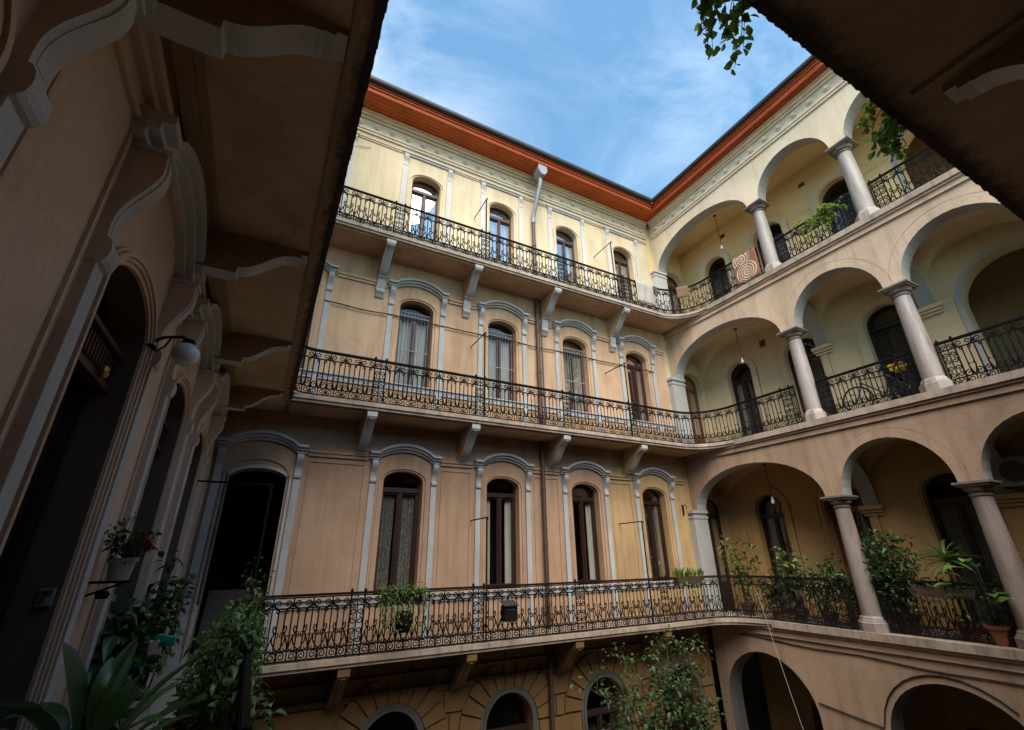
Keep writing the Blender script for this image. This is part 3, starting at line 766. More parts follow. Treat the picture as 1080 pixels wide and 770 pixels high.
for a, b in zip([YF]+[y+.92 for y in LY], [y-.92 for y in LY]+[YB]):
    for q in ((a+.03, a+.055), (b-.055, b-.03)):
        m.fbox(fL, *q, FL[1]+.3, 2.25, .001, .02)
    m.fbox(fL, a, b, 2.36, 2.40, .001, .03)
m.fbox(fL, YF, YB, 2.55, 2.62, .001, .05); m.fbox(fL, YF, YB, 2.623, 2.70, .001, .09); m.fbox(fL, YF, YB, FL[1], FL[1]+.16, .001, .012) if False else None
m.obj('string_course', 'lwall', lw)
m = MB()
for x0, x1, d in ((-.96, -.86, .055), (-.855, -.80, .03), (-.02, .02, .02)): m.box(x0, x1, YF, EB, FL[2]-SLAB-d, FL[2]-SLAB-.001)
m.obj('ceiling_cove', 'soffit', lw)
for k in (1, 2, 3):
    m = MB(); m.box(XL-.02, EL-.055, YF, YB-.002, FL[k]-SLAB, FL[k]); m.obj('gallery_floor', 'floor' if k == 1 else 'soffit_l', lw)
    m = MB(); nseg = 420; rr = random.Random(k)           # crusted, chipped outer edge
    prof = []
    for i in range(nseg+1):
        y = EF+(EB-EF)*i/nseg
        prof.append((y, EL + rr.uniform(-.006, .003), FL[k]-SLAB-.008+rr.uniform(-.006, .004), EL-.058))
    vs = []
    for y, x, z, xi in prof: vs += [(x, y, FL[k]), (x, y, z), (xi, y, FL[k]-SLAB-.004), (EL-.06, y, FL[k])]
    fs = []
    for i in range(nseg):
        for j in range(3): fs.append((4*i+j, 4*i+j+1, 4*i+j+5, 4*i+j+4))
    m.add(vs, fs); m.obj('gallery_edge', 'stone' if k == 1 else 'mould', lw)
    place(beam_bracket_mb(fL, FL[k]-SLAB-.001), 'bracket', ['soffit', 'trimnear'], lw, 'y', [2.03, 4.42, 6.78, 9.15])
m = MB(); m.box(-1.7, -.3, YF-.4, YB, TOP+.0, TOP+.06); m.box(-.32, -.28, YF, 9.7, TOP-.03, TOP+.3); m.obj('eaves_soffit', 'board_r', lw)

# ------------------------------------------------------------------ front wing: behind and above the camera
fw = thing('front_wing', 'dark underside of the near upper gallery crossing the top right corner', 'building', (0, 0, 0))
for k in range(3):
    z0 = FL[k]; z1 = FL[k+1] if k < 2 else 5.3  # unseen upper storey stopped low, its height shaped to let daylight in
    ops = [(x, .46, {0: -3.4, 1: 1.57, 2: 4.6}[k], .26) for x in WX]
    m = MB(); m.prism(notched(XL, 15.8, z0, z1, ops), fF, -.40, 0); m.obj('wall', {0: 'ochre', 1: 'rose', 2: 'peach'}[k], fw)
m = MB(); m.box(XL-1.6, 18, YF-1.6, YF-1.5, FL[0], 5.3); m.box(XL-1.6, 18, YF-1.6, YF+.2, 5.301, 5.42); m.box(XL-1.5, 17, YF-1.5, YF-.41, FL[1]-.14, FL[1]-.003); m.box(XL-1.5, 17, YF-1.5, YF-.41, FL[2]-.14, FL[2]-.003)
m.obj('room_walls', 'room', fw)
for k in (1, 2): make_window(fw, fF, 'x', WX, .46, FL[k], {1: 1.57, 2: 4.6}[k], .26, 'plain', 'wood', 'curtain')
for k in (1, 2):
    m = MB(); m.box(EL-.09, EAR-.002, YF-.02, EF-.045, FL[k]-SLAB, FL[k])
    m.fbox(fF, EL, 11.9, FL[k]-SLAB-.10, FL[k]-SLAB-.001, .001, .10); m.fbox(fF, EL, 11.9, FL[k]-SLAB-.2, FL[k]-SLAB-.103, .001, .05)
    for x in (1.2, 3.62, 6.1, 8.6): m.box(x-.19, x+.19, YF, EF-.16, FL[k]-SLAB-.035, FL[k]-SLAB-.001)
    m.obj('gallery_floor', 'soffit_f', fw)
    m = MB(); nseg = 620; rr = random.Random(k+9); vs = []; fs = []
    for i in range(nseg+1):
        x = EL-.09 + (EAR-.01-EL+.09)*i/nseg
        vs += [(x, EF, FL[k]), (x, EF+rr.uniform(-.008, .003), FL[k]-SLAB-.008+rr.uniform(-.006, .004)), (x, EF-.048, FL[k]-SLAB-.004), (x, EF-.05, FL[k])]
    for i in range(nseg):
        for j in range(3): fs.append((4*i+j, 4*i+j+1, 4*i+j+5, 4*i+j+4))
    m.add(vs, fs); m.obj('gallery_edge', 'mould', fw)
    place(beam_bracket_mb(fF, FL[k]-SLAB-.036), 'bracket', ['soffit', 'trimnear'], fw, 'x', [1.2, 3.62, 6.1, 8.6])

# ------------------------------------------------------------------ wrought iron railings
class Path:
    def __init__(s, pts):
        s.p = [Vector((x, y)) for x, y in pts]; s.l = [0]
        for a, b in zip(s.p[:-1], s.p[1:]): s.l.append(s.l[-1]+(b-a).length)
        s.len = s.l[-1]
    def __call__(s, t, w=0):
        t = min(max(t, 0), s.len); i = 0
        while i < len(s.l)-2 and s.l[i+1] < t: i += 1
        a, b = s.p[i], s.p[i+1]; d = (b-a).normalized(); q = a + d*(t-s.l[i])
        return (q.x - d.y*w, q.y + d.x*w)
def spiral(cx, cz, r0, r1, a0, turns, n=11):
    return [(cx+(r0+(r1-r0)*i/n)*math.cos(a0+turns*2*PI*i/n), cz+(r0+(r1-r0)*i/n)*math.sin(a0+turns*2*PI*i/n)) for i in range(n+1)]
def unit_curves(U, style):
    c = []; q = U/2
    for s in (-1, 1):
        mx = lambda pts: [(q+s*(x-q), z) for x, z in pts]
        # upper frieze: two opposed C scrolls
        c.append(mx(spiral(q*.52, .885, .062, .018, -PI*.5, -1.25, 13)))
        c.append(mx([(q*.52, .823), (q*.2, .835), (q*.04, .87), (q*.0, .95)]))
        # curls hanging under the second rail
        c.append(mx(spiral(q*.62, .765, .035, .012, PI*.55, .95, 7)))
        if style == 'double':                             # two rows of rings over the foot
            c.append(mx(spiral(q*.5, .23, .078, .02, PI*.5, 1.3, 13)))
            c.append(mx(spiral(q*.5, .10, .065, .02, -PI*.5, -1.3, 12)))
            c.append(mx([(q, .17), (q*.75, .30), (q*.62, .40), (q*.80, .44), (q*.86, .40)]))
        else:
            # lyre between the bars
            c.append(mx([(q, .19), (q*.72, .23), (q*.42, .31), (q*.36, .39), (q*.60, .46), (q*.88, .45), (q*.92, .40), (q*.78, .38)]))
            c.append(mx([(q*.50, .44), (q*.34, .50), (q*.40, .55), (q*.56, .55), (q*.55, .50)]))
            c.append(mx([(q*.36, .39), (q*.16, .30), (q*.05, .22), (q*.3, .19), (q*.42, .23)]))
            # lower frieze: S scrolls
            c.append(mx(spiral(q*.56, .105, .058, .016, PI*.5, 1.2, 12)))
            c.append(mx([(q*.56, .163), (q*.9, .15), (q*.98, .10), (q*.86, .055)]))
    return c
def narrow_curves(Wd):
    c = []; q = Wd/2
    for s in (-1, 1):
        mx = lambda pts: [(q+s*(x-q), z) for x, z in pts]
        for z, d in ((.26, 1), (.40, -1), (.56, 1), (.70, -1)):
            c.append(mx(spiral(q*.55, z, .058, .014, PI*.5*d, 1.25*d, 11)))
        c.append(mx(spiral(q*.55, .885, .055, .014, -PI*.5, -1.25, 11))); c.append(mx(spiral(q*.55, .105, .055, .014, PI*.5, 1.25, 11)))
    return c
def railing(label, pts, z, narrow, style='lyre', name='balcony_railing', H=1.0, group='wrought iron gallery railings', r=.0118):
    """railing > handrail, rails, posts and one scrollwork panel per stretch"""
    P = Path(pts); root = thing(name, label, 'railing', (P(0)[0], P(0)[1], z), group)
    ox, oy = P(0)
    def at(s, zz, w=0):
        x, y = P(s, w); return (x-ox, y-oy, zz*H)
    ks = sorted(set([0, P.len] + [l for l in P.l]))
    fine = [ks[0]]
    for k in ks[1:]: fine.append(k)
    hr = MB()
    for (a, w, t) in ((1.0, .022, .012), (1.018, .014, .01)):
        for i in range(len(fine)-1):
            s0, s1 = fine[i], fine[i+1]
            vs = [at(s, a+dz, dw) for s in (s0, s1) for dw in (-w, w) for dz in (-t, t)]
            hr.add(vs, [(0, 1, 3, 2), (4, 6, 7, 5), (0, 4, 5, 1), (2, 3, 7, 6), (0, 2, 6, 4), (1, 5, 7, 3)])
    hr.obj('handrail', 'iron', root)
    rl = MB()
    for zz, t in ((.972, .010), (.81, .012), (.18, .012), (.03, .014)):
        for i in range(len(fine)-1):
            s0, s1 = fine[i], fine[i+1]
            vs = [at(s, zz+dz, dw) for s in (s0, s1) for dw in (-.010, .010) for dz in (-t, t)]
            rl.add(vs, [(0, 1, 3, 2), (4, 6, 7, 5), (0, 4, 5, 1), (2, 3, 7, 6), (0, 2, 6, 4), (1, 5, 7, 3)])
    rl.obj('cross_rail', 'iron', root)
    NW = .24
    marks = [0.0]
    for s in narrow: marks += [s-NW/2, s+NW/2]
    marks.append(P.len)
    for i in range(len(marks)-1):
        a, b = marks[i], marks[i+1]
        if i > 0:
            p = MB(); p.tube([at(a, 0), at(a, 1.0)], .016, 4); p.lathe([(.022, 1.02), (.03, 1.05), (.012, 1.085)], at(a, 0), 8); p.obj('post', 'iron', root)
        m = MB()
        if i % 2 == 1:
            for c in narrow_curves(b-a): m.tube([at(a+s, zz) for s, zz in c], r, 4, cap=False)
            m.tube([at((a+b)/2, .03), at((a+b)/2, .975)], r, 4)
            m.obj('scroll_panel', 'iron', root)
        elif b-a > .12:
            n = max(1, round((b-a)/.325)); U = (b-a)/n; cs = unit_curves(U, style)
            for j in range(n):
                for c in cs: m.tube([at(a+j*U+s, zz) for s, zz in c], r, 4, cap=False)
                for t in (0, 1/3, 2/3):
                    if j or t: m.tube([at(a+(j+t)*U, .18), at(a+(j+t)*U, .81)], r, 4)
                m.tube([at(a+(j+.5)*U, .03), at(a+(j+.5)*U, .2)], r, 4); m.tube([at(a+j*U, .03), at(a+j*U, .2)], r, 4); m.tube([at(a+j*U, .8), at(a+j*U, .98)], r, 4)
            m.obj('railing_panel', 'iron', root)
    for s in (0.0, P.len):
        p = MB(); p.tube([at(s, 0), at(s, 1.03)], .018, 4); p.obj('post', 'iron', root)
    return root
YR = EB+.06; XRr = EAR+.07
arc = [(EAR-RC+(RC+.06)*math.sin(a), EB-RC+(RC+.06)*math.cos(a)) for a in [i*PI/2/9 for i in range(1, 9)]]
tail = [(XRr, EB-RC), (XRr, CY[0]+.23)]
bpath = lambda x0: [(x0, YR), (EAR-RC, YR)] + arc + tail
lens = Path(bpath(.12)).len
def narrow_x(xs, x0): return [x-x0 for x in xs]
railing('long iron railing of the lowest visible gallery, carrying the hanging ivy basket', bpath(.12), FL[1],
        narrow_x([1.83, 4.24, 6.79, 9.40], .12) + [lens-.25])
left_arc = [(.08, 8.5), (.08, 9.2)] + [(.08+.35-.35*math.cos(a), 9.2+.35*math.sin(a)) for a in [i*PI/2/6 for i in range(1, 6)]]
p2 = left_arc + bpath(.43)
off2 = Path(left_arc+[(.43, YR)]).len - .43
railing('long iron railing with double rings at its foot on the middle gallery', p2, FL[2], [x+off2 for x in (1.78, 4.21, 6.75, 9.05)] + [Path(p2).len-.25], 'double')
railing('long iron railing of the topmost gallery, hung with a grey blanket', bpath(.10), FL[3], narrow_x([1.85, 4.3, 6.85, 9.45], .10) + [lens-.25])
names = {(1, 1): 'short railing behind the big potted bush, between two ground-coloured granite columns', (1, 2): 'short lowest gallery railing right of the last visible column',
         (2, 1): 'short railing with the bicycle leaning behind it, middle arcade', (2, 2): 'short middle arcade railing at the right edge, beyond the thicker column',
         (3, 1): 'short top arcade railing below the trailing potted vine', (3, 2): 'short top arcade railing running into the dark gallery underside'}
for k in (1, 2, 3):
    for i in (1, 2):
        a, b = CY[i-1]-.23, CY[i]+.23
        railing(names[(k, i)].replace('ground-coloured ', ''), [(XR+.16, a), (XR+.16, b)], FL[k], [.16, b and (a-b)-.16], 'lyre' if k != 2 else 'double')
railing('iron railing of the near gallery, overgrown with ivy beside the viewer', [(.08, EF+.06), (.08, YR-.03)], FL[1], [1.2, 3.4, 5.6, 7.8])

# ------------------------------------------------------------------ rain pipes, rods, cables, lamps
t = thing('drainpipe', 'zinc hopper and brown rain pipe running down the back facade', 'drainpipe', (6.43, 10.38, 0))
m = MB(); m.prism([(-.17, 12.46), (.17, 12.46), (.17, 12.08), (.08, 11.93), (-.08, 11.93), (-.17, 12.08)], lambda u, z, w: (u+.06, w, z), -.66, -.30); m.box(-.14, .26, -.68, -.28, 12.44, 12.475); m.obj('hopper', 'zinc', t)
m = MB(); m.tube([(.06, -.46, 11.95), (.06, -.46, 11.72), (.05, -.38, 11.5), (0, -.10, 10.75), (0, 0, 10.55), (0, 0, 10.3)], .07, 12); m.obj('swan_neck', 'zinc', t, True)
for z0, z1 in ((FL[3], 10.42), (FL[2], FL[3]-.19), (FL[1], FL[2]-.19), (FL[0], FL[1]-.19)):
    m = MB(); m.tube([(0, 0, z0), (0, 0, z1)], .055, 12)
    z = z0+.5
    while z < z1: m.tube([(0, 0, z-.03), (0, 0, z+.03)], .068, 12); z += 1.35
    m.obj('pipe', 'pipe', t, True)
m = MB(); m.tube([(.16, .03, FL[2]), (.16, .03, FL[3]-.19)], .02, 8); m.obj('conduit', 'pipe', t)
rods = [('iron post and arm on the topmost railing beside the second cream window', 4.33, 9.78, 3), ('iron post and arm on the topmost railing beside the fourth cream window', 9.01, 9.86, 3),
        ('iron post and arm on the ringed middle railing at the second window', 4.33, 5.32, 2), ('iron post and arm on the ringed middle railing at the fourth window', 8.99, 5.34, 2),
        ('iron post and arm on the lowest railing at the second window', 4.43, .77, 1), ('iron post and arm on the lowest railing against the yellow paint', 8.95, .77, 1)]
for lab, x, z, k in rods:
    t = thing('washing_line_frame', lab, 'iron frame', (x, YR+.03, FL[k]), 'washing-line frames on the back galleries')
    m = MB(); m.tube([(0, 0, 0), (0, 0, z-FL[k])], .018, 6); m.obj('post', 'iron', t)
    m = MB(); m.tube([(0, -.06, z-FL[k]), (0, YB-YR-.03, z-FL[k]-.01)], .015, 6); m.tube([(0, -.05, z-FL[k]), (0, -.05, z-FL[k]-.06)], .01, 5); m.obj('arm', 'iron', t)
m = MB(); pts = []
for i in range(60):
    u = .45+i*(11.1-.45)/59; pts.append((u, YB-.055-.0*i, 5.73+.010*math.sin(i*.9)-.02*abs(math.sin(i*.33))))
m.tube(pts, .016, 5)
for x in (1.0, 3.3, 4.1, 6.2, 8.9, 11.0): m.tube([(x, YB, 5.73), (x, YB-.07, 5.72)], .012, 4)
tag(m.obj('cable', 'cable'), 'black cable strung along the peach wall at window-head height', 'cable')
m = MB(); m.tube([(1.0-i*.05, YB-.03, 11.05-.12*math.sin(i*PI/20)) for i in range(21)], .008, 4); tag(m.obj('loose_wire', 'cable'), 'thin wire sagging on the cream wall at top left', 'cable')
m = MB(); pts = [(XR-.02, 9.6-i*.5, -2.05-.012*i+.02*math.sin(i*1.3)) for i in range(20)]; m.tube(pts, .013, 5); tag(m.obj('cable', 'cable'), 'dark cable along the wall below the arcade of the lowest gallery', 'cable')
m = MB(); m.tube([(XR-.02, 7.78, -3.2), (XR-.02, 7.2, -3.27), (XR-.02, 6.5, -3.35)]+[(XR-.02, 5.2+1.30*math.cos(i*PI/16), -3.5+1.27*math.sin(i*PI/16)) for i in range(1, 13)], .014, 5)
tag(m.obj('cable', 'cable'), 'dark cable bending round the crown of the second ground-floor arch', 'cable')
m = MB(); a, b = Vector((11.86, 8.72, -1.0)), Vector((10.9, 7.0, -6.05))
m.tube([a.lerp(b, i/14)-Vector((0, 0, .35*math.sin(PI*i/14))) for i in range(15)], .007, 5); tag(m.obj('rope', 'white'), 'white rope hanging from the lowest gallery railing into the courtyard', 'rope')
def pendant(label, x, y, z0, z1):
    t = thing('pendant_lamp', label, 'lamp', (x, y, z0), 'pendant bulbs in the galleries')
    m = MB(); m.lathe([(.05, 0), (.06, -.02), (.03, -.05), (.012, -.06)], n=12); m.obj('ceiling_rose', 'pipe', t)
    m = MB(); m.tube([(0, 0, -.05), (0, 0, z1-z0+.12)], .008, 5); m.obj('cord', 'cable', t)
    m = MB(); m.lathe([(.018, .12), (.028, .10), (.022, .07), (.02, .06), (.045, .02), (.05, -.02), (.035, -.055), (.005, -.07)], (0, 0, z1-z0), 14); m.obj('bulb', 'globe', t, True)
pendant('bare bulb on a cord under the flat ceiling of the top gallery', 12.8, 8.08, 11.355, 9.92)
pendant('bare bulb on a cord under the vault of the middle gallery', 12.75, 8.25, 6.76, 5.6)
pendant('bulb on a cord in the dim lowest gallery above the plants', 12.75, 8.3, 2.35, 1.3)
# globe lamp on the near wall
t = thing('wall_lamp', 'white opal globe lamp on a dark bracket at the near wall', 'lamp', (XL, 4.24, 1.57))
m = MB(); m.lathe([(.002, -.02), (.095, -.02), (.115, 0)], (.27, 0, -.12), 16); 
m2 = MB(); m2.lathe([(.10*math.sin(a)+.001, -.10*math.cos(a)) for a in [i*PI/14 for i in range(15)]], (.27, 0, -.02), 24); m2.obj('globe', 'globe', t, True)
m = MB(); m.tube([(0, 0, .02), (.10, 0, .10), (.22, 0, .13), (.27, 0, .10)], .013, 8); m.lathe([(.03, .06), (.05, .075), (.04, .11), (.012, .12)], (.27, 0, 0), 14); m.lathe([(.06, -.01), (.06, .01)], (.01, 0, 0), 12)
m.tube([(.02, .0, .02), (.07, 0, -.03), (.12, 0, .02), (.15, 0, .11)], .008, 6); m.obj('bracket', 'iron', t)
m = MB(); pts = [(XL+.06, 4.0-.02*i, 1.40-.03*i-.02*math.sin(i)) for i in range(10)]; m.tube([(XL+.03, 4.24, 1.5)]+[(XL+.03+.02*math.sin(i), 4.3+i*.06, 1.45-.09*i) for i in range(6)], .007, 5); m.obj('lead', 'cable', t)
# iron frame at the end of the near gallery
t = thing('clothes_frame', 'black iron post with a cross bar in front of the dark stair doorway', 'iron frame', (.07, 9.0, FL[1]))
m = MB(); m.tube([(0, 0, 0), (0, 0, 2.80)], .022, 8); m.obj('post', 'iron', t)
m = MB(); m.box(-1.12, .03, -.02, .02, 2.775, 2.80); m.obj('cross_bar', 'iron', t)
# intercom
t = thing('intercom', 'small grey intercom on the door reveal of the near wall', 'intercom', (XL-.06, 4.19, -.21))
m = MB(); m.box(-.035, .035, -.03, .0, -.05, .05); m.obj('housing', 'zinc', t)
m = MB(); m.box(-.027, .027, -.036, -.03, .008, .04); m.box(-.027, .0, -.036, -.03, -.04, -.0); m.obj('button_plate', 'pipe', t)
t = thing('door_plate', 'small white oval enamel plate above the nearest door', 'sign', (XL-.085, 3.31, 1.27))
m = MB(); m.prism([(.045*math.cos(2*PI*i/20), .062*math.sin(2*PI*i/20)) for i in range(20)], lambda u, z, w: (w, u, z), 0, .012); m.obj('plate', 'white_enamel', t)
m = MB()
for dz in (-.021, .021):
    pts = [(.014, .015*math.cos(2*PI*i/12), dz+.018*math.sin(2*PI*i/12)) for i in range(13)]; m.tube(pts, .005, 4)
m.obj('numeral', 'cable', t)
t = thing('door_bell', 'round brass bell on the carved transom of the nearest door', 'bell', (XL-.085, 3.86, 1.20))
m = MB(); m.lathe([(.045, 0), (.045, .015), (.03, .03), (.012, .036)], n=16); o = link('bell_dish', m.mesh('bell_dish', 'brass', True), t); o.rotation_euler = (0, PI/2, 0)
m = MB(); m.lathe([(.012, .03), (.010, .05), (.002, .052)], n=10); o = link('knob', m.mesh('knob', 'iron', True), t); o.rotation_euler = (0, PI/2, 0)
m = MB(); m.tube([(.6+i*.3, YB-.08, -2.42+.01*math.sin(i)) for i in range(20)], .022, 7)
for x in (1.2, 3.4, 5.6): m.tube([(x, YB, -2.42), (x, YB-.08, -2.42)], .012, 4)
tag(m.obj('service_pipe', 'pipe'), 'thin dark pipe running level along the ground-floor masonry', 'pipe')
# sconce on the yellow wall
t = thing('wall_hook', 'small black iron hook on the yellow wall by the corner pilaster', 'hook', (11.55, YB, 1.2))
m = MB(); m.tube([(0, 0, -.1), (0, -.03, -.1), (0, -.04, .12), (0, -.10, .16), (0, -.16, .10), (0, -.15, .03)], .013, 6); m.obj('hook_arm', 'iron', t)
m = MB(); m.box(-.03, .03, -.012, 0, -.16, .16); m.obj('wall_plate', 'iron', t)
# lantern box on the lowest railing
t = thing('letter_box', 'small black metal box hung on the lowest gallery railing', 'box', (4.88, YR-.05, -1.10))
m = MB(); m.box(-.15, .15, -.17, .0, -.16, .13); m.obj('box_body', 'iron', t)
m = MB(); m.add([(-.17, -.20, .12), (.17, -.20, .12), (.17, .02, .20), (-.17, .02, .20), (-.17, -.20, .135), (.17, -.20, .135), (.17, .02, .215), (-.17, .02, .215)], [(0, 1, 2, 3), (4, 5, 6, 7), (0, 1, 5, 4), (1, 2, 6, 5), (2, 3, 7, 6), (3, 0, 4, 7)]); m.box(-.09, .09, -.178, -.17, .04, .06); m.obj('lid', 'zinc_dark', t)
# air conditioner
t = thing('air_conditioner', 'dim white air conditioner high on the wall of the lowest gallery', 'air conditioner', (XK-.02, 3.3, 1.42))
m = MB(); m.box(-.30, 0, -.42, .42, -.28, .28); m.obj('housing', 'white', t)
m = MB(); m.lathe([(.21, 0), (.21, .02), (.19, .02)], n=24); me = m.mesh('fan_grille', 'pipe'); o = link('fan_grille', me, t, (-.302, .12, 0)); o.rotation_euler = (0, -PI/2, 0)
m = MB(); m.box(-.34, 0, -.36, -.32, -.32, -.28); m.box(-.34, 0, .32, .36, -.32, -.28); m.obj('bracket', 'iron', t)

# ------------------------------------------------------------------ cloths and rug over the top railing
def rugmat():
    m, nt, b = newmat('orange rug with white spirals')
    tc = N(nt, 'ShaderNodeTexCoord'); s = N(nt, 'ShaderNodeSeparateXYZ'); L(nt, tc.outputs['Object'], s.inputs[0])
    y, z = s.outputs[1], s.outputs[2]
    def rings(cy, cz, R):
        dy = mathn(nt, 'SUBTRACT', y, cy); dz = mathn(nt, 'SUBTRACT', z, cz)
        r = mathn(nt, 'SQRT', mathn(nt, 'ADD', mathn(nt, 'MULTIPLY', dy, dy), mathn(nt, 'MULTIPLY', dz, dz)))
        a = mathn(nt, 'ARCTAN2', dz, dy)
        w = mathn(nt, 'SINE', mathn(nt, 'ADD', mathn(nt, 'MULTIPLY', r, 78.), a))
        return mathn(nt, 'MULTIPLY', mathn(nt, 'GREATER_THAN', w, .1), mathn(nt, 'LESS_THAN', r, R)), r
    r1, d1 = rings(-.02, -.63, .36); r2, d2 = rings(.10, -.17, .30)
    near = mathn(nt, 'LESS_THAN', z, -.32)
    f = mathn(nt, 'MAXIMUM', mathn(nt, 'MULTIPLY', r1, near), mathn(nt, 'MULTIPLY', r2, mathn(nt, 'SUBTRACT', 1., near)))
    L(nt, mix(nt, f, (.22, .09, .05), (.50, .41, .32)), b.inputs['Base Color']); b.inputs['Roughness'].default_value = .95
    bump(nt, b, noise(nt, pos(nt), 120, 2), .5, .01)
    return m
M['rug'] = rugmat()
M['blanket'] = plain('grey wool blanket', (.36, .33, .30), .95, 0, .4, 30, .1, .4)
M['towel'] = plain('dark grey towel', (.09, .085, .085), .95, 0, .4, 30, .1, .4)
M['mat'] = plain('brown woven mat', (.20, .12, .075), .95, 0, .5, 40, .1, .5)
def cloth(name, label, cat, A, B, ztop, drop, back, mat, outv):
    """thick cloth folded over the handrail from A to B"""
    A, B = Vector(A), Vector(B); n = 14; d = (B-A); ov = Vector(outv)
    prof = [(-.03, -back), (-.032, -back*.5), (-.03, -.02), (-.012, .022), (.012, .022), (.032, -.02)] + [(.034+.004*math.sin(i*1.3), -drop*i/8) for i in range(1, 9)]
    vs = []; fs = []; k = len(prof)
    c = (A+B)/2
    for i in range(n+1):
        p = A + d*(i/n) - c
        for j, (w, z) in enumerate(prof):
            q = ov*(w + .012*math.sin(i*1.1+j*.25)*(1 if j > 6 else .2))
            vs.append((p.x+q.x, p.y+q.y, z + (.01*math.sin(i*.9) if j in (0, k-1) else 0)))
    for i in range(n):
        for j in range(k-1): fs.append((i*k+j, (i+1)*k+j, (i+1)*k+j+1, i*k+j+1))
    m = MB(); m.add(vs, fs); o = m.obj(name, mat, None, True, (c.x, c.y, ztop)); md = o.modifiers.new('thick', 'SOLIDIFY'); md.thickness = .012
    tag(o, label, cat); return o
cloth('rug', 'orange rug with white spirals hung over the top arcade railing', 'rug', (XRr, 7.30), (XRr, 6.50), FL[3]+1.035, .98, .5, 'rug', (-1, 0))
cloth('blanket', 'plain grey blanket folded over the top railing near the corner', 'blanket', (9.88, YR), (10.68, YR), FL[3]+1.035, .82, .5, 'blanket', (0, -1))
cloth('towel', 'small dark towel beside the grey blanket on the top railing', 'towel', (10.72, YR), (10.86, YR), FL[3]+1.035, .40, .3, 'towel', (0, -1))
a0, a1 = Path(bpath(.1))(10.75+.75), Path(bpath(.1))(10.75+1.15)
cloth('mat', 'brown woven mat over the curved corner of the top railing', 'mat', a0, a1, FL[3]+1.035, .42, .3, 'mat', (-.75, -.66))

# ------------------------------------------------------------------ bicycle behind the middle arcade railing
t = thing('bicycle', 'dark bicycle with a yellow basket standing behind the middle arcade railing', 'bicycle', (XR+.42, 4.78, FL[2]))
def ring(m, c, R, r, n=32, k=6): 
    pts = [(c[0], c[1]+R*math.cos(2*PI*i/n), c[2]+R*math.sin(2*PI*i/n)) for i in range(n+1)]; m.tube(pts, r, k)
M['tyre'] = plain('black tyre rubber', (.018, .018, .018), .8); M['bikeframe'] = plain('dark bicycle paint', (.03, .03, .04), .35); M['yellow'] = plain('yellow plastic', (.75, .48, .02), .4, 0, .1)
for yc, lab in ((.53, 'front'), (-.53, 'rear')):
    m = MB(); ring(m, (0, yc, .34), .325, .018); o = m.obj('wheel', 'tyre', t, True)
    m = MB(); ring(m, (0, yc, .34), .30, .008, 28, 4)
    for i in range(14):
        a = 2*PI*i/14; m.tube([(0, yc+.02*math.cos(a+1), .34+.02*math.sin(a+1)), (0, yc+.30*math.cos(a), .34+.30*math.sin(a))], .0022, 3)
    m.lathe([(.02, -.04), (.02, .04)], (0, yc, .34), 8); m.obj('rim', 'zinc', o)
m = MB()
for a, b in (((0, -.53, .34), (0, -.08, .30)), ((0, -.08, .30), (0, -.20, .78)), ((0, -.08, .30), (0, .36, .72)), ((0, -.19, .74), (0, .34, .80)), ((0, -.53, .34), (0, -.19, .74)), ((0, .34, .90), (0, .40, .62)), ((0, .40, .62), (0, .53, .34))):
    m.tube([a, b], .017, 8)
m.obj('frame', 'bikeframe', t)
m = MB(); m.tube([(-.28, .26, 1.02), (-.2, .34, 1.04), (0, .32, 1.0), (.2, .34, 1.04), (.28, .26, 1.02)], .012, 8); m.tube([(0, .32, 1.0), (0, .34, .88)], .014, 8); m.obj('handlebar', 'zinc', t)
m = MB(); m.prism([(-.36, -.0), (-.34, .06), (-.1, .03), (-.09, .0)], lambda u, z, w: (w, u, .88+z), -.07, .07); m.tube([(0, -.20, .76), (0, -.22, .88)], .013, 8); m.obj('saddle', 'tyre', t)
m = MB(); m.tube([(0, -.08, .30), (.12, -.08, .20)], .012, 6); m.tube([(0, -.08, .30), (-.12, -.08, .40)], .012, 6); m.lathe([(.09, -.004), (.09, .004)], (0, -.08, .30), 20); m.obj('crank', 'zinc', t)
m = MB(); m.prism([(-.50, .86), (-.46, .70), (-.26, .70), (-.22, .86)], lambda u, z, w: (w, u-.08, z+.06), -.13, .13); m.obj('basket', 'yellow', t)
t = thing('planter_pot', 'round white pot on the floor of the top arcade below the vine', 'pot', (XR+.42, 5.36, FL[3]))
m = MB(); m.lathe([(.10, 0), (.17, .06), (.19, .16), (.16, .27), (.12, .30), (.10, .29)], n=20); m.obj('pot_body', 'whitepot', t, True)
m = MB(); m.lathe([(.125, .295), (.135, .31), (.11, .32)], n=20); m.obj('rim', 'zinc', t, True)

# ------------------------------------------------------------------ plants
def rdir(zlo=-.3, zhi=1):
    a = rnd(0, 2*PI); z = rnd(zlo, zhi); r = math.sqrt(max(0, 1-z*z)); return Vector((r*math.cos(a), r*math.sin(a), z))
def clump(m, c, rad, n, ls, droop=.3, flat=1., zlo=-.3):
    for _ in range(n):
        d = rdir(-1, 1); q = Vector(c) + Vector((d.x*rad, d.y*rad, d.z*rad*flat))*rnd(.45, 1)**.6
        e = (rdir(zlo, 1)+d*.7).normalized(); m.leaf(q, e, Vector((rnd(-.4, .4), rnd(-.4, .4), 1)), ls*rnd(.6, 1.25), ls*rnd(.45, .72), 0, rnd(.1, .35), rnd(0, droop*2))
def pot_mb(r=.16, h=.26):
    return MB().lathe([(r*.72, 0), (r*.95, h*.82), (r*1.08, h*.82), (r*1.1, h), (r*.96, h), (r*.92, h*.9)], n=22)
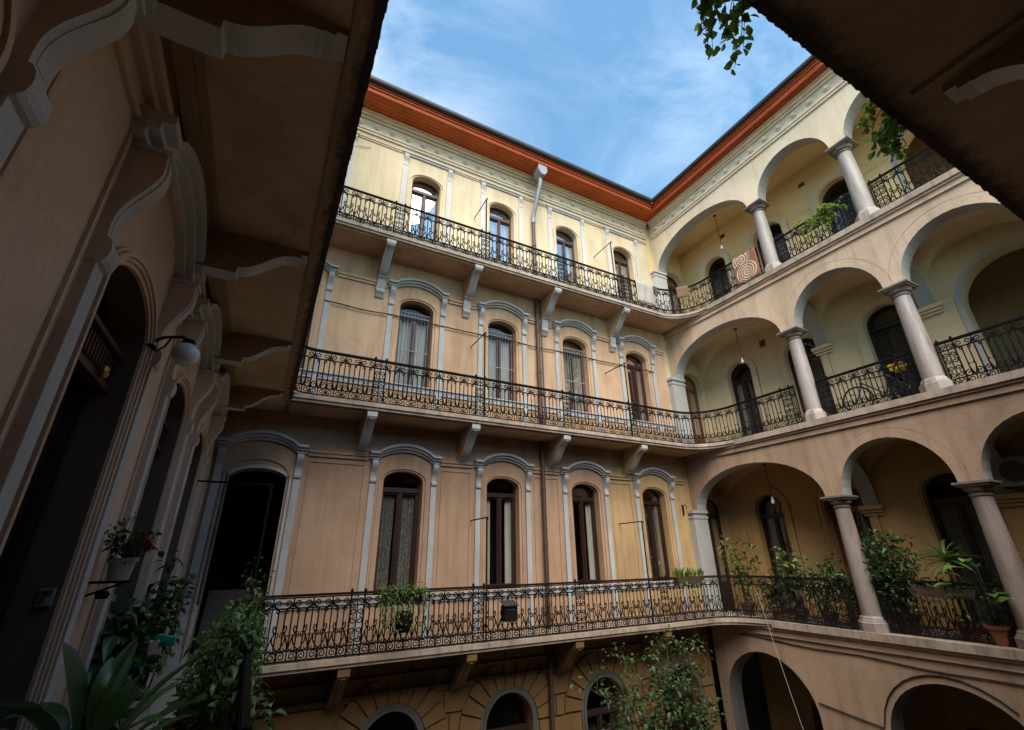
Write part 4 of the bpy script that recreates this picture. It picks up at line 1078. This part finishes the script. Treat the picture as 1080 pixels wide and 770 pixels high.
def twig(m, a, b, r0, r1, bend=.1, n=6):
    a, b = Vector(a), Vector(b); k = rdir()*bend
    pts = [a.lerp(b, i/n)+k*math.sin(PI*i/n) for i in range(n+1)]
    m.tube(pts, [r0+(r1-r0)*i/n for i in range(n+1)], 5); return pts
def potted(name, label, loc, H, R, n, ls, mat, potm='terracotta', pr=.17, ph=.28, stems=7, droop=.3, base=0, group=None, spread=1.):
    """pot, stems and a loose crown of leaves"""
    t = thing(name, label, 'plant', loc, group)
    if base: m = MB(); m.box(-.2, .2, -.2, .2, base-.03, base); [m.box(x-.02, x+.02, y-.02, y+.02, 0, base-.03) for x in (-.17, .17) for y in (-.17, .17)]; m.obj('plant_stand', 'door', t)
    m = pot_mb(pr, ph); m.obj('pot', potm, t, True, (0, 0, base))
    st = MB(); lf = MB()
    for i in range(stems):
        a = 2*PI*i/stems+rnd(-.4, .4); rr = R*rnd(.2, 1)*spread
        tip = Vector((rr*math.cos(a), rr*math.sin(a), base+ph+H*rnd(.55, 1)))
        pts = twig(st, (rnd(-.05, .05), rnd(-.05, .05), base+ph*.8), tip, .010, .004, .1)
        for q in pts[2:]:
            clump(lf, q, R*.42, max(2, n//(stems*5)), ls, droop)
    st.obj('stem', 'bark', t); lf.obj('foliage', mat, t, fix=False)
    return t
# ivy and pots on the near gallery
t = thing('ivy_plant', 'ivy in a terracotta pot climbing over the near iron railing', 'plant', (-.12, 4.35, FL[1]))
m = MB(); m.box(-.2, .2, -.2, .2, .26, .30); [m.box(x-.02, x+.02, y-.02, y+.02, 0, .26) for x in (-.16, .16) for y in (-.16, .16)]; m.obj('plant_stand', 'door', t)
pot_mb(.19, .30).obj('pot', 'terracotta', t, True, (0, 0, .30))
st, lf = MB(), MB()
for i in range(48):
    y1 = rnd(-.6, 3.2); x1 = rnd(.0, .30); z1 = rnd(.62, 1.22)
    pts = twig(st, (0, 0, .55), (x1, y1, z1), .006, .003, .22, 8)
    for q in pts[2:]: clump(lf, q, .11, 5, .085, .5)
    if rnd(0, 1) < .75:
        e = pts[-1]; pts = twig(st, e, (e.x+rnd(.02, .14), e.y+rnd(-.1, .1), e.z-rnd(.25, .95)), .004, .002, .08, 7)
        for q in pts: clump(lf, q, .05, 3, .065, .8)
for i in range(10):
    y1 = rnd(3.6, 4.75); pts = twig(st, (.18, y1, .4), (.19+rnd(-.1, .15), y1+rnd(-.2, .2), rnd(.9, 1.7)), .005, .003, .1, 7)
    for q in pts: clump(lf, q, .09, 4, .075, .5)
st.obj('stem', 'bark', t); lf.obj('foliage', 'leaf_ivy', t, fix=False)
t = thing('aspidistra_plant', 'potted plant with long broad dark leaves at the bottom left', 'plant', (-.64, 3.8, FL[1]+.04))
m = MB(); m.box(-.2, .2, -.2, .2, .26, .30); [m.box(x-.02, x+.02, y-.02, y+.02, 0, .26) for x in (-.16, .16) for y in (-.16, .16)]; m.obj('plant_stand', 'door', t)
pot_mb(.17, .26).obj('pot', 'terracotta', t, True, (0, 0, .30))
lf, st = MB(), MB()
def blade(m, base, tipdir, ln, wd, arch_=.5, n=8, twist=0):
    """long broad leaf bending over along its length"""
    base = Vector(base); d = Vector(tipdir).normalized(); side = d.cross(Vector((0, 0, 1))); side = side.normalized() if side.length > .05 else Vector((1, 0, 0))
    hd = Vector((d.x, d.y, 0)); hd = hd.normalized() if hd.length > .05 else Vector((0, 1, 0))
    o = len(m.v); p = base.copy(); step = ln/n
    for i in range(n+1):
        s = i/n; w = wd*.5*math.sin(PI*min(1, .06+s*.94))**.75 if i < n else .002
        dd = (d + hd*arch_*s*1.2 - Vector((0, 0, 1))*arch_*s*s*1.7).normalized()
        nn = side.cross(dd).normalized(); sd = (side*math.cos(twist*s)+nn*math.sin(twist*s))
        for q in (p-sd*w+nn*w*.35, p, p+sd*w+nn*w*.35): m.v.append(tuple(q))
        p = p + dd*step
    for i in range(n):
        for j in (0, 1): m.f.append([o+3*i+j, o+3*i+j+1, o+3*(i+1)+j+1, o+3*(i+1)+j]); m.m.append(0)
for dx, dy, dz, ln, wd, ac, tw in [(rnd(-.5, .5), rnd(-.6, .5), rnd(.5, 1), rnd(.42, .55), .10, rnd(.4, .9), rnd(-.5, .5)) for _ in range(5)] + list(((-.28, .1, 1, .62, .13, .25, .3), (.55, .15, .8, .72, .12, .45, .2), (.75, -.05, .55, .60, .13, .6, -.2), (-.75, -.1, .55, .55, .13, .8, .3), (.25, -.45, .75, .60, .14, .7, .4),
                                   (-.35, -.4, .7, .6, .13, .7, -.3), (.05, .4, .9, .66, .12, .4, .2), (.5, .5, .6, .55, .12, .6, .3), (-.6, .35, .6, .58, .12, .6, .1), (.85, .3, .35, .55, .12, .7, .2), (-.1, -.6, .5, .5, .13, .8, .1), (.1, .05, 1, .55, .12, .2, .9))):
    b0 = Vector((dx*.06, dy*.06, .54)); b1 = b0 + Vector((dx, dy, dz)).normalized()*.18
    st.tube([b0, b1], .007, 5); blade(lf, b1, (dx, dy, dz), ln*.78, wd*1.0, ac*.8, 9, tw)
st.obj('stem', 'leaf_dark', t); lf.obj('foliage', 'leaf_dark', t, True, fix=False)
potted('leafy_shrub', 'tall dark leafy shrub in a pot against the near wall', (-.84, 5.6, FL[1]), 1.0, .22, 420, .15, 'leaf_dark', 'terracotta', .15, .30, 10, .5)
potted('leafy_shrub', 'smaller potted shrub behind the tall one near the stair doorway', (-.82, 6.9, FL[1]), 1.40, .22, 380, .12, 'leaf_bush', 'whitepot', .14, .28, 9, .5)
# flower pot on a wall bracket
t = thing('flower_pot', 'pale flower pot with red flowers on a bracket of the near wall', 'plant', (XL+.17, 4.72, -.14))
pot_mb(.09, .155).obj('pot', 'whitepot', t, True)
st, lf, pt = MB(), MB(), MB()
for i in range(16):
    a = rnd(0, 2*PI); tip = (.13*math.cos(a), .13*math.sin(a), .2+rnd(.03, .17)); pts = twig(st, (0, 0, .15), tip, .004, .002, .03, 4)
    for q in pts[2:]: clump(lf, q, .05, 5, .05, .4)
for c in ((.10, -.07, .27), (.05, .13, .31), (.12, .02, .24), (.13, .10, .22)):
    for _ in range(18): pt.leaf(Vector(c), rdir(), (0, 0, 1), .045, .04)
for i in range(3): pts = twig(st, (-.02, 0, .2), (-.05+.04*i, .05*i-.05, .42+.05*i), .004, .002, .03, 4); clump(lf, pts[-1], .03, 5, .035)
st.obj('stem', 'bark', t); lf.obj('foliage', 'leaf_bush', t, fix=False); pt.obj('petals', 'petal', t, fix=False)
m = MB(); m.box(-.17, .09, -.06, .06, -.02, -.004); m.tube([(-.16, 0, -.10), (.04, 0, -.02)], .008, 6); m.lathe([(.035, -.05), (.045, -.02), (.03, .0)], (-.05, -.06, -.07), 12); m.obj('shelf_bracket', 'iron', t)
# teal peg bag near the wall
t = thing('peg_bag', 'teal plastic bag hooked on the shrubs by the near wall', 'bag', (-.55, 5.35, -.62))
M['teal'] = plain('teal plastic', (.01, .22, .18), .35, 0, .3); M['greycloth'] = plain('grey cloth', (.30, .29, .30), .9, 0, .4)
m = MB(); vs = []
for i in range(9):
    for j in range(5): vs.append((-.14+.035*i, .02*math.sin(i*1.9+j), .05-.035*j+.02*math.sin(i*.8)-(.02*abs(i-4)/4)))
m.add(vs, [(i*5+j, (i+1)*5+j, (i+1)*5+j+1, i*5+j+1) for i in range(8) for j in range(4)]); o = m.obj('bag_body', 'teal', t, True); t.scale = (.55, .55, .55); o.modifiers.new('t', 'SOLIDIFY').thickness = .008
m = MB(); vs = []
for i in range(7):
    for j in range(6): vs.append((-.20+.03*i, .03*math.sin(i*1.3+j*.7), -.02-.045*j))
m.add(vs, [(i*6+j, (i+1)*6+j, (i+1)*6+j+1, i*6+j+1) for i in range(6) for j in range(5)]); o = m.obj('cloth', 'greycloth', t, True); o.modifiers.new('t', 'SOLIDIFY').thickness = .008
# hanging ivy basket and planters on the lowest railing
t = thing('hanging_basket', 'trailing green ivy in a black basket on the lowest gallery railing', 'plant', (2.62, YR-.13, FL[1]+.95))
m = MB(); m.box(-.36, .36, -.10, .08, -.16, .02); m.lathe([(.10, -.62), (.16, -.50), (.17, -.34), (.12, -.28)], (.05, -.02, 0), 14); m.obj('basket', 'iron', t)
lf, st = MB(), MB()
for i in range(70):
    x = rnd(-.46, .46); y = rnd(-.13, .12); clump(lf, (x, y, rnd(-.03, .13)), .075, 6, .06, .5)
for i in range(34):
    x = rnd(-.46, .46); pts = twig(st, (x, -.10, 0), (x+rnd(-.06, .06), -.15+rnd(-.03, .02), -rnd(.15, .62)), .003, .002, .04, 6)
    for q in pts: clump(lf, q, .035, 3, .048, .8)
st.obj('stem', 'bark', t); lf.obj('foliage', 'leaf_light', t, fix=False)
def planter(label, loc, ln, axis, mat, n, hang=.0, ls=.08, hh=.2, boxm='pipe', blades=False):
    t = thing('window_box', label, 'plant', loc, 'planter boxes on the railings')
    m = MB(); a, b = (ln/2, .09) if axis == 'x' else (.09, ln/2)
    m.add([(s*a*k, q*b*k, z) for z, k in ((-.17, .88), (.0, 1)) for s in (-1, 1) for q in (-1, 1)], [(0, 1, 3, 2), (0, 4, 5, 1), (2, 3, 7, 6), (0, 2, 6, 4), (1, 5, 7, 3), (4, 6, 7, 5)]); m.obj('trough', boxm, t)
    lf = MB()
    for i in range(n):
        u = rnd(-ln/2, ln/2); v = rnd(-.09, .09); p = (u, v, 0) if axis == 'x' else (v, u, 0)
        if blades: blade(lf, p, (rnd(-.5, .5), rnd(-.5, .5), 1), rnd(.18, .34), .03, rnd(.3, .9), 5)
        else: clump(lf, (p[0], p[1], rnd(.0, hh)), .07, 5, ls, .5)
    for i in range(int(n*hang)):
        u = rnd(-ln/2, ln/2); p = (u, -.12, 0) if axis == 'x' else (-.12, u, 0); z = -rnd(.05, .4)
        clump(lf, (p[0], p[1], z), .06, 4, ls, .8)
    lf.obj('foliage', mat, t, fix=False); return t
planter('long planter of spiky green leaves on the lowest railing by the corner', (10.2, YR-.12, FL[1]+1.02), .98, 'x', 'leaf_light', 110, .1, blades=True)
planter('planter with trailing pale vine on the top arcade railing', (XR+.16, 4.85, FL[3]+.86), 1.0, 'y', 'leaf_vine', 24, .5, .10, .18)
planter('dark trough planter of mixed leaves on the railing before the grey lower door', (XR+.2, 4.85, FL[1]+.90), 1.1, 'y', 'leaf_bush', 34, .5, .09, .14)
t = thing('trailing_vine', 'pale vine spilling over the top arcade railing near the thick column', 'plant', (XR+.1, 4.55, FL[3]+.95))
st, lf = MB(), MB()
for i in range(12):
    pts = twig(st, (0, 0, -.05), (rnd(-.25, .05), rnd(-.45, .55), rnd(-.55, .22)), .005, .003, .1, 6)
    for q in pts[1:]: clump(lf, q, .06, 3, .11, .4)
st.obj('stem', 'bark', t); lf.obj('foliage', 'leaf_vine', t, fix=False)
# potted plants behind the lowest arcade railing
potted('croton_plant', 'yellow green potted plant on tall stems by the lowest corner door', (12.35, 9.45, FL[1]), 1.75, .48, 260, .17, 'leaf_yellow', 'pipe', .18, .3, 8, .5)
potted('croton_plant', 'yellow green potted plant before the lowest striped-curtain window', (12.30, 7.95, FL[1]), 1.35, .42, 260, .17, 'leaf_yellow', 'pipe', .17, .3, 8, .5)
potted('potted_shrub', 'low green shrub in the middle of the lowest corner bay', (12.3, 8.55, FL[1]), 0.8, .38, 240, .12, 'leaf_bush', 'terracotta', .16, .26, 8, .5)
potted('potted_shrub', 'slender green shrub left of the first lowest column', (12.3, 7.25, FL[1]), 1.15, .45, 380, .13, 'leaf_bush', 'pipe', .17, .28, 9, .5)
potted('potted_shrub', 'green shrub close against the first lowest column', (12.35, 6.70, FL[1]), 1.1, .36, 300, .13, 'leaf_dark', 'pipe', .16, .28, 8, .5)
potted('potted_bush', 'big rounded dark green bush right of the first lowest column', (12.42, 5.72, FL[1]), 1.5, .60, 1500, .11, 'leaf_bush', 'pipe', .22, .36, 18, .4)
t = thing('yucca_plant', 'spiky yucca with sword leaves before the lowest grey door', 'plant', (12.4, 4.72, FL[1]))
pot_mb(.18, .3).obj('pot', 'terracotta', t, True)
m = MB(); m.tube([(0, 0, .25), (.02, .02, .8), (0, -.02, 1.4)], [.035, .03, .03], 8); m.obj('stem', 'bark', t)
lf = MB()
for i in range(46): d = rdir(-.25, 1); blade(lf, (0, -.02, 1.35+rnd(0, .12)), d, rnd(.45, .7), .05, rnd(.3, .8), 6)
lf.obj('foliage', 'leaf_light', t, fix=False)
t = thing('monstera_plant', 'plant with wide drooping lobed leaves beside the second lowest column', 'plant', (12.25, 4.22, FL[1]))
pot_mb(.2, .32).obj('pot', 'terracotta', t, True)
lf, st = MB(), MB()
for i in range(20):
    a = 2*PI*i/20+rnd(-.2, .2); r = rnd(.12, .55); z = rnd(.55, 1.42); tip = Vector((r*math.cos(a), r*math.sin(a), z)); st.tube([(0, 0, .28), tip*.6+Vector((0, 0, .22)), tip], .007, 5)
    blade(lf, tip, (math.cos(a), math.sin(a), rnd(-.1, .4)), rnd(.30, .44), rnd(.15, .22), rnd(.4, .9), 8, rnd(-.3, .3))
lf.obj('foliage', 'leaf_light', t, fix=False); st.obj('stem', 'leaf_bush', t)
# hanging vines at the edge of the near upper gallery
for lab, loc, nst, spread, dz in (('grape vine spray hanging into the sky from the near gallery above', (1.80, EF+.02, FL[2]+.02), 12, .15, .50), ('grape vine spray hanging by the top arcade from the near gallery edge', (3.62, EF+.0, FL[2]+.02), 11, .24, .38)):
    t = thing('hanging_vine', lab, 'plant', loc); st, lf = MB(), MB()
    for i in range(nst):
        x0 = rnd(-spread, spread); pts = twig(st, (x0*.6, -.02, 0), (x0*1.1, rnd(.04, .16), -.16-rnd(.1, 1)*dz*.75), .004, .0015, .06, 7)
        for q in pts[1:]: 
            for _ in range(3):
                e = rdir(-.7, .3); lf.leaf(q+rdir()*.03, e, rdir(.1, 1), rnd(.035, .06), rnd(.035, .055), 0, .15, .3); 
    m = MB(); m.box(-spread, spread, -.12, .02, .0, .13); m.obj('trough', 'pipe', t); st.obj('stem', 'bark', t); lf.obj('foliage', 'leaf_vine', t, fix=False)
# tree in the courtyard
def tree(name, label, base, H, R, nbr, n, ls, mat):
    t = thing(name, label, 'tree', base); tk, cr = MB(), MB()
    tr = twig(tk, (0, 0, 0), (.15, 0, H*.72), .06, .028, .12, 9)
    for i in range(nbr):
        s = tr[min(9, 3+int(6*i/nbr)+1)]; a = rnd(0, 2*PI); up = rnd(.15, 1)
        e = Vector((R*math.cos(a)*rnd(.4, 1), R*math.sin(a)*rnd(.4, 1), min(H, s.z+up*H*.30)))
        pts = twig(tk, s, e, .018, .005, .2, 7)
        for q in pts[2:]:
            for _ in range(2):
                pts2 = twig(tk, q, q+rdir(-.1, 1)*rnd(.2, .5), .006, .002, .05, 4)
                for p in pts2[1:]: clump(cr, p, .12, n, ls, .4)
    tk.obj('trunk', 'bark', t); cr.obj('crown', mat, t, fix=False); return t
tree('courtyard_tree', 'small feathery green tree rising from the courtyard below', (6.6, 7.3, FL[0]), 4.45, 1.4, 20, 4, .10, 'leaf_bush')
t = thing('potted_palm', 'small palm frond plant before the second ground-floor arch', 'plant', (10.6, 5.0, FL[0]))
pot_mb(.3, .5).obj('pot', 'terracotta', t, True); lf, st = MB(), MB()
st.tube([(0, 0, .4), (.02, 0, 2.9)], .035, 8)
for i in range(12):
    a = 2*PI*i/12; d = Vector((math.cos(a)*.5, math.sin(a)*.5, 1)); p = Vector((.02, 0, 2.8)); st_pts = []
    for j in range(9):
        q = p + d.normalized()*.085*j - Vector((0, 0, .004*j*j)); st_pts.append(q)
        for sg in (-1, 1):
            if j: lf.leaf(q, Vector((-d.y*sg, d.x*sg, .35))+d*.3, (0, 0, 1), .20*(1-j/14), .03, 0, .1, .5)
    st.tube(st_pts, .006, 4)
st.obj('stem', 'leaf_bush', t); lf.obj('foliage', 'leaf_light', t, fix=False)

# ------------------------------------------------------------------ camera
pitch, roll, yaw, fpx = .3978, .0135, .4902, 475.88
cy, sy, cp, sp, cr_, sr_ = math.cos(yaw), math.sin(yaw), math.cos(pitch), math.sin(pitch), math.cos(roll), math.sin(roll)
fwd = Vector((sy*cp, cy*cp, sp)); rt = Vector((cy, -sy, 0)); dn = fwd.cross(rt)
rt2 = rt*cr_ + dn*sr_; dn2 = dn*cr_ - rt*sr_
cam = bpy.data.cameras.new('camera'); co = bpy.data.objects.new('camera', cam); col.objects.link(co)
cam.sensor_width = 36; cam.lens = fpx/1080*36; cam.clip_end = 2000; cam.clip_start = .02
co.matrix_world = Matrix(((rt2.x, -dn2.x, -fwd.x, 0), (rt2.y, -dn2.y, -fwd.y, 0), (rt2.z, -dn2.z, -fwd.z, 0), (0, 0, 0, 1)))
scn.camera = co

# ------------------------------------------------------------------ daylight
SUN_EL, SUN_AZ = math.radians(54), math.radians(206)       # sun behind the viewer, above the front and left roofs (azimuth clockwise from +Y)
w = bpy.data.worlds.new('World'); scn.world = w; w.use_nodes = True; nt = w.node_tree; nt.nodes.clear()
out = N(nt, 'ShaderNodeOutputWorld'); bg = N(nt, 'ShaderNodeBackground'); bg.inputs[1].default_value = .094
sk = N(nt, 'ShaderNodeTexSky', sky_type='NISHITA'); sk.sun_disc = False; sk.sun_elevation = SUN_EL; sk.sun_rotation = SUN_AZ; sk.dust_density = .2; sk.ozone_density = .8
tc = N(nt, 'ShaderNodeTexCoord'); v = tc.outputs['Generated']
off = N(nt, 'ShaderNodeVectorMath', operation='ADD'); L(nt, v, off.inputs[0]); off.inputs[1].default_value = (.9, .35, .2); v = off.outputs[0]
c1 = noise(nt, scaled(nt, v, (1., 1.7, 2.2)), 2.6, 9, .62, .5); c2 = noise(nt, v, 1.1, 3, .5)
f = mathn(nt, 'MULTIPLY', ramp(nt, c1, [(.46, 0), (.76, 1)]), ramp(nt, c2, [(.35, .12), (.6, .6)]))
L(nt, mix(nt, f, mix(nt, 1., sk.outputs[0], (.79, 1.05, 1.0), 'MULTIPLY'), (5.0, 5.4, 5.7)), bg.inputs[0]); L(nt, bg.outputs[0], out.inputs[0])
sl = bpy.data.lights.new('sun', 'SUN'); sl.energy = 2.5; sl.angle = math.radians(60); sl.color = (1, .91, .78)
so = bpy.data.objects.new('sun', sl); col.objects.link(so)
sd = Vector((math.sin(SUN_AZ)*math.cos(SUN_EL), math.cos(SUN_AZ)*math.cos(SUN_EL), math.sin(SUN_EL)))
so.rotation_euler = sd.to_track_quat('Z', 'Y').to_euler()
vs_ = scn.view_settings; vs_.view_transform = 'Standard'; vs_.look = 'None'; vs_.exposure = 1.86; vs_.gamma = 1; vs_.use_curve_mapping = False
scn.cycles.max_bounces = 7; scn.cycles.diffuse_bounces = 4; scn.cycles.transparent_max_bounces = 12
scn.cycles.use_denoising = True
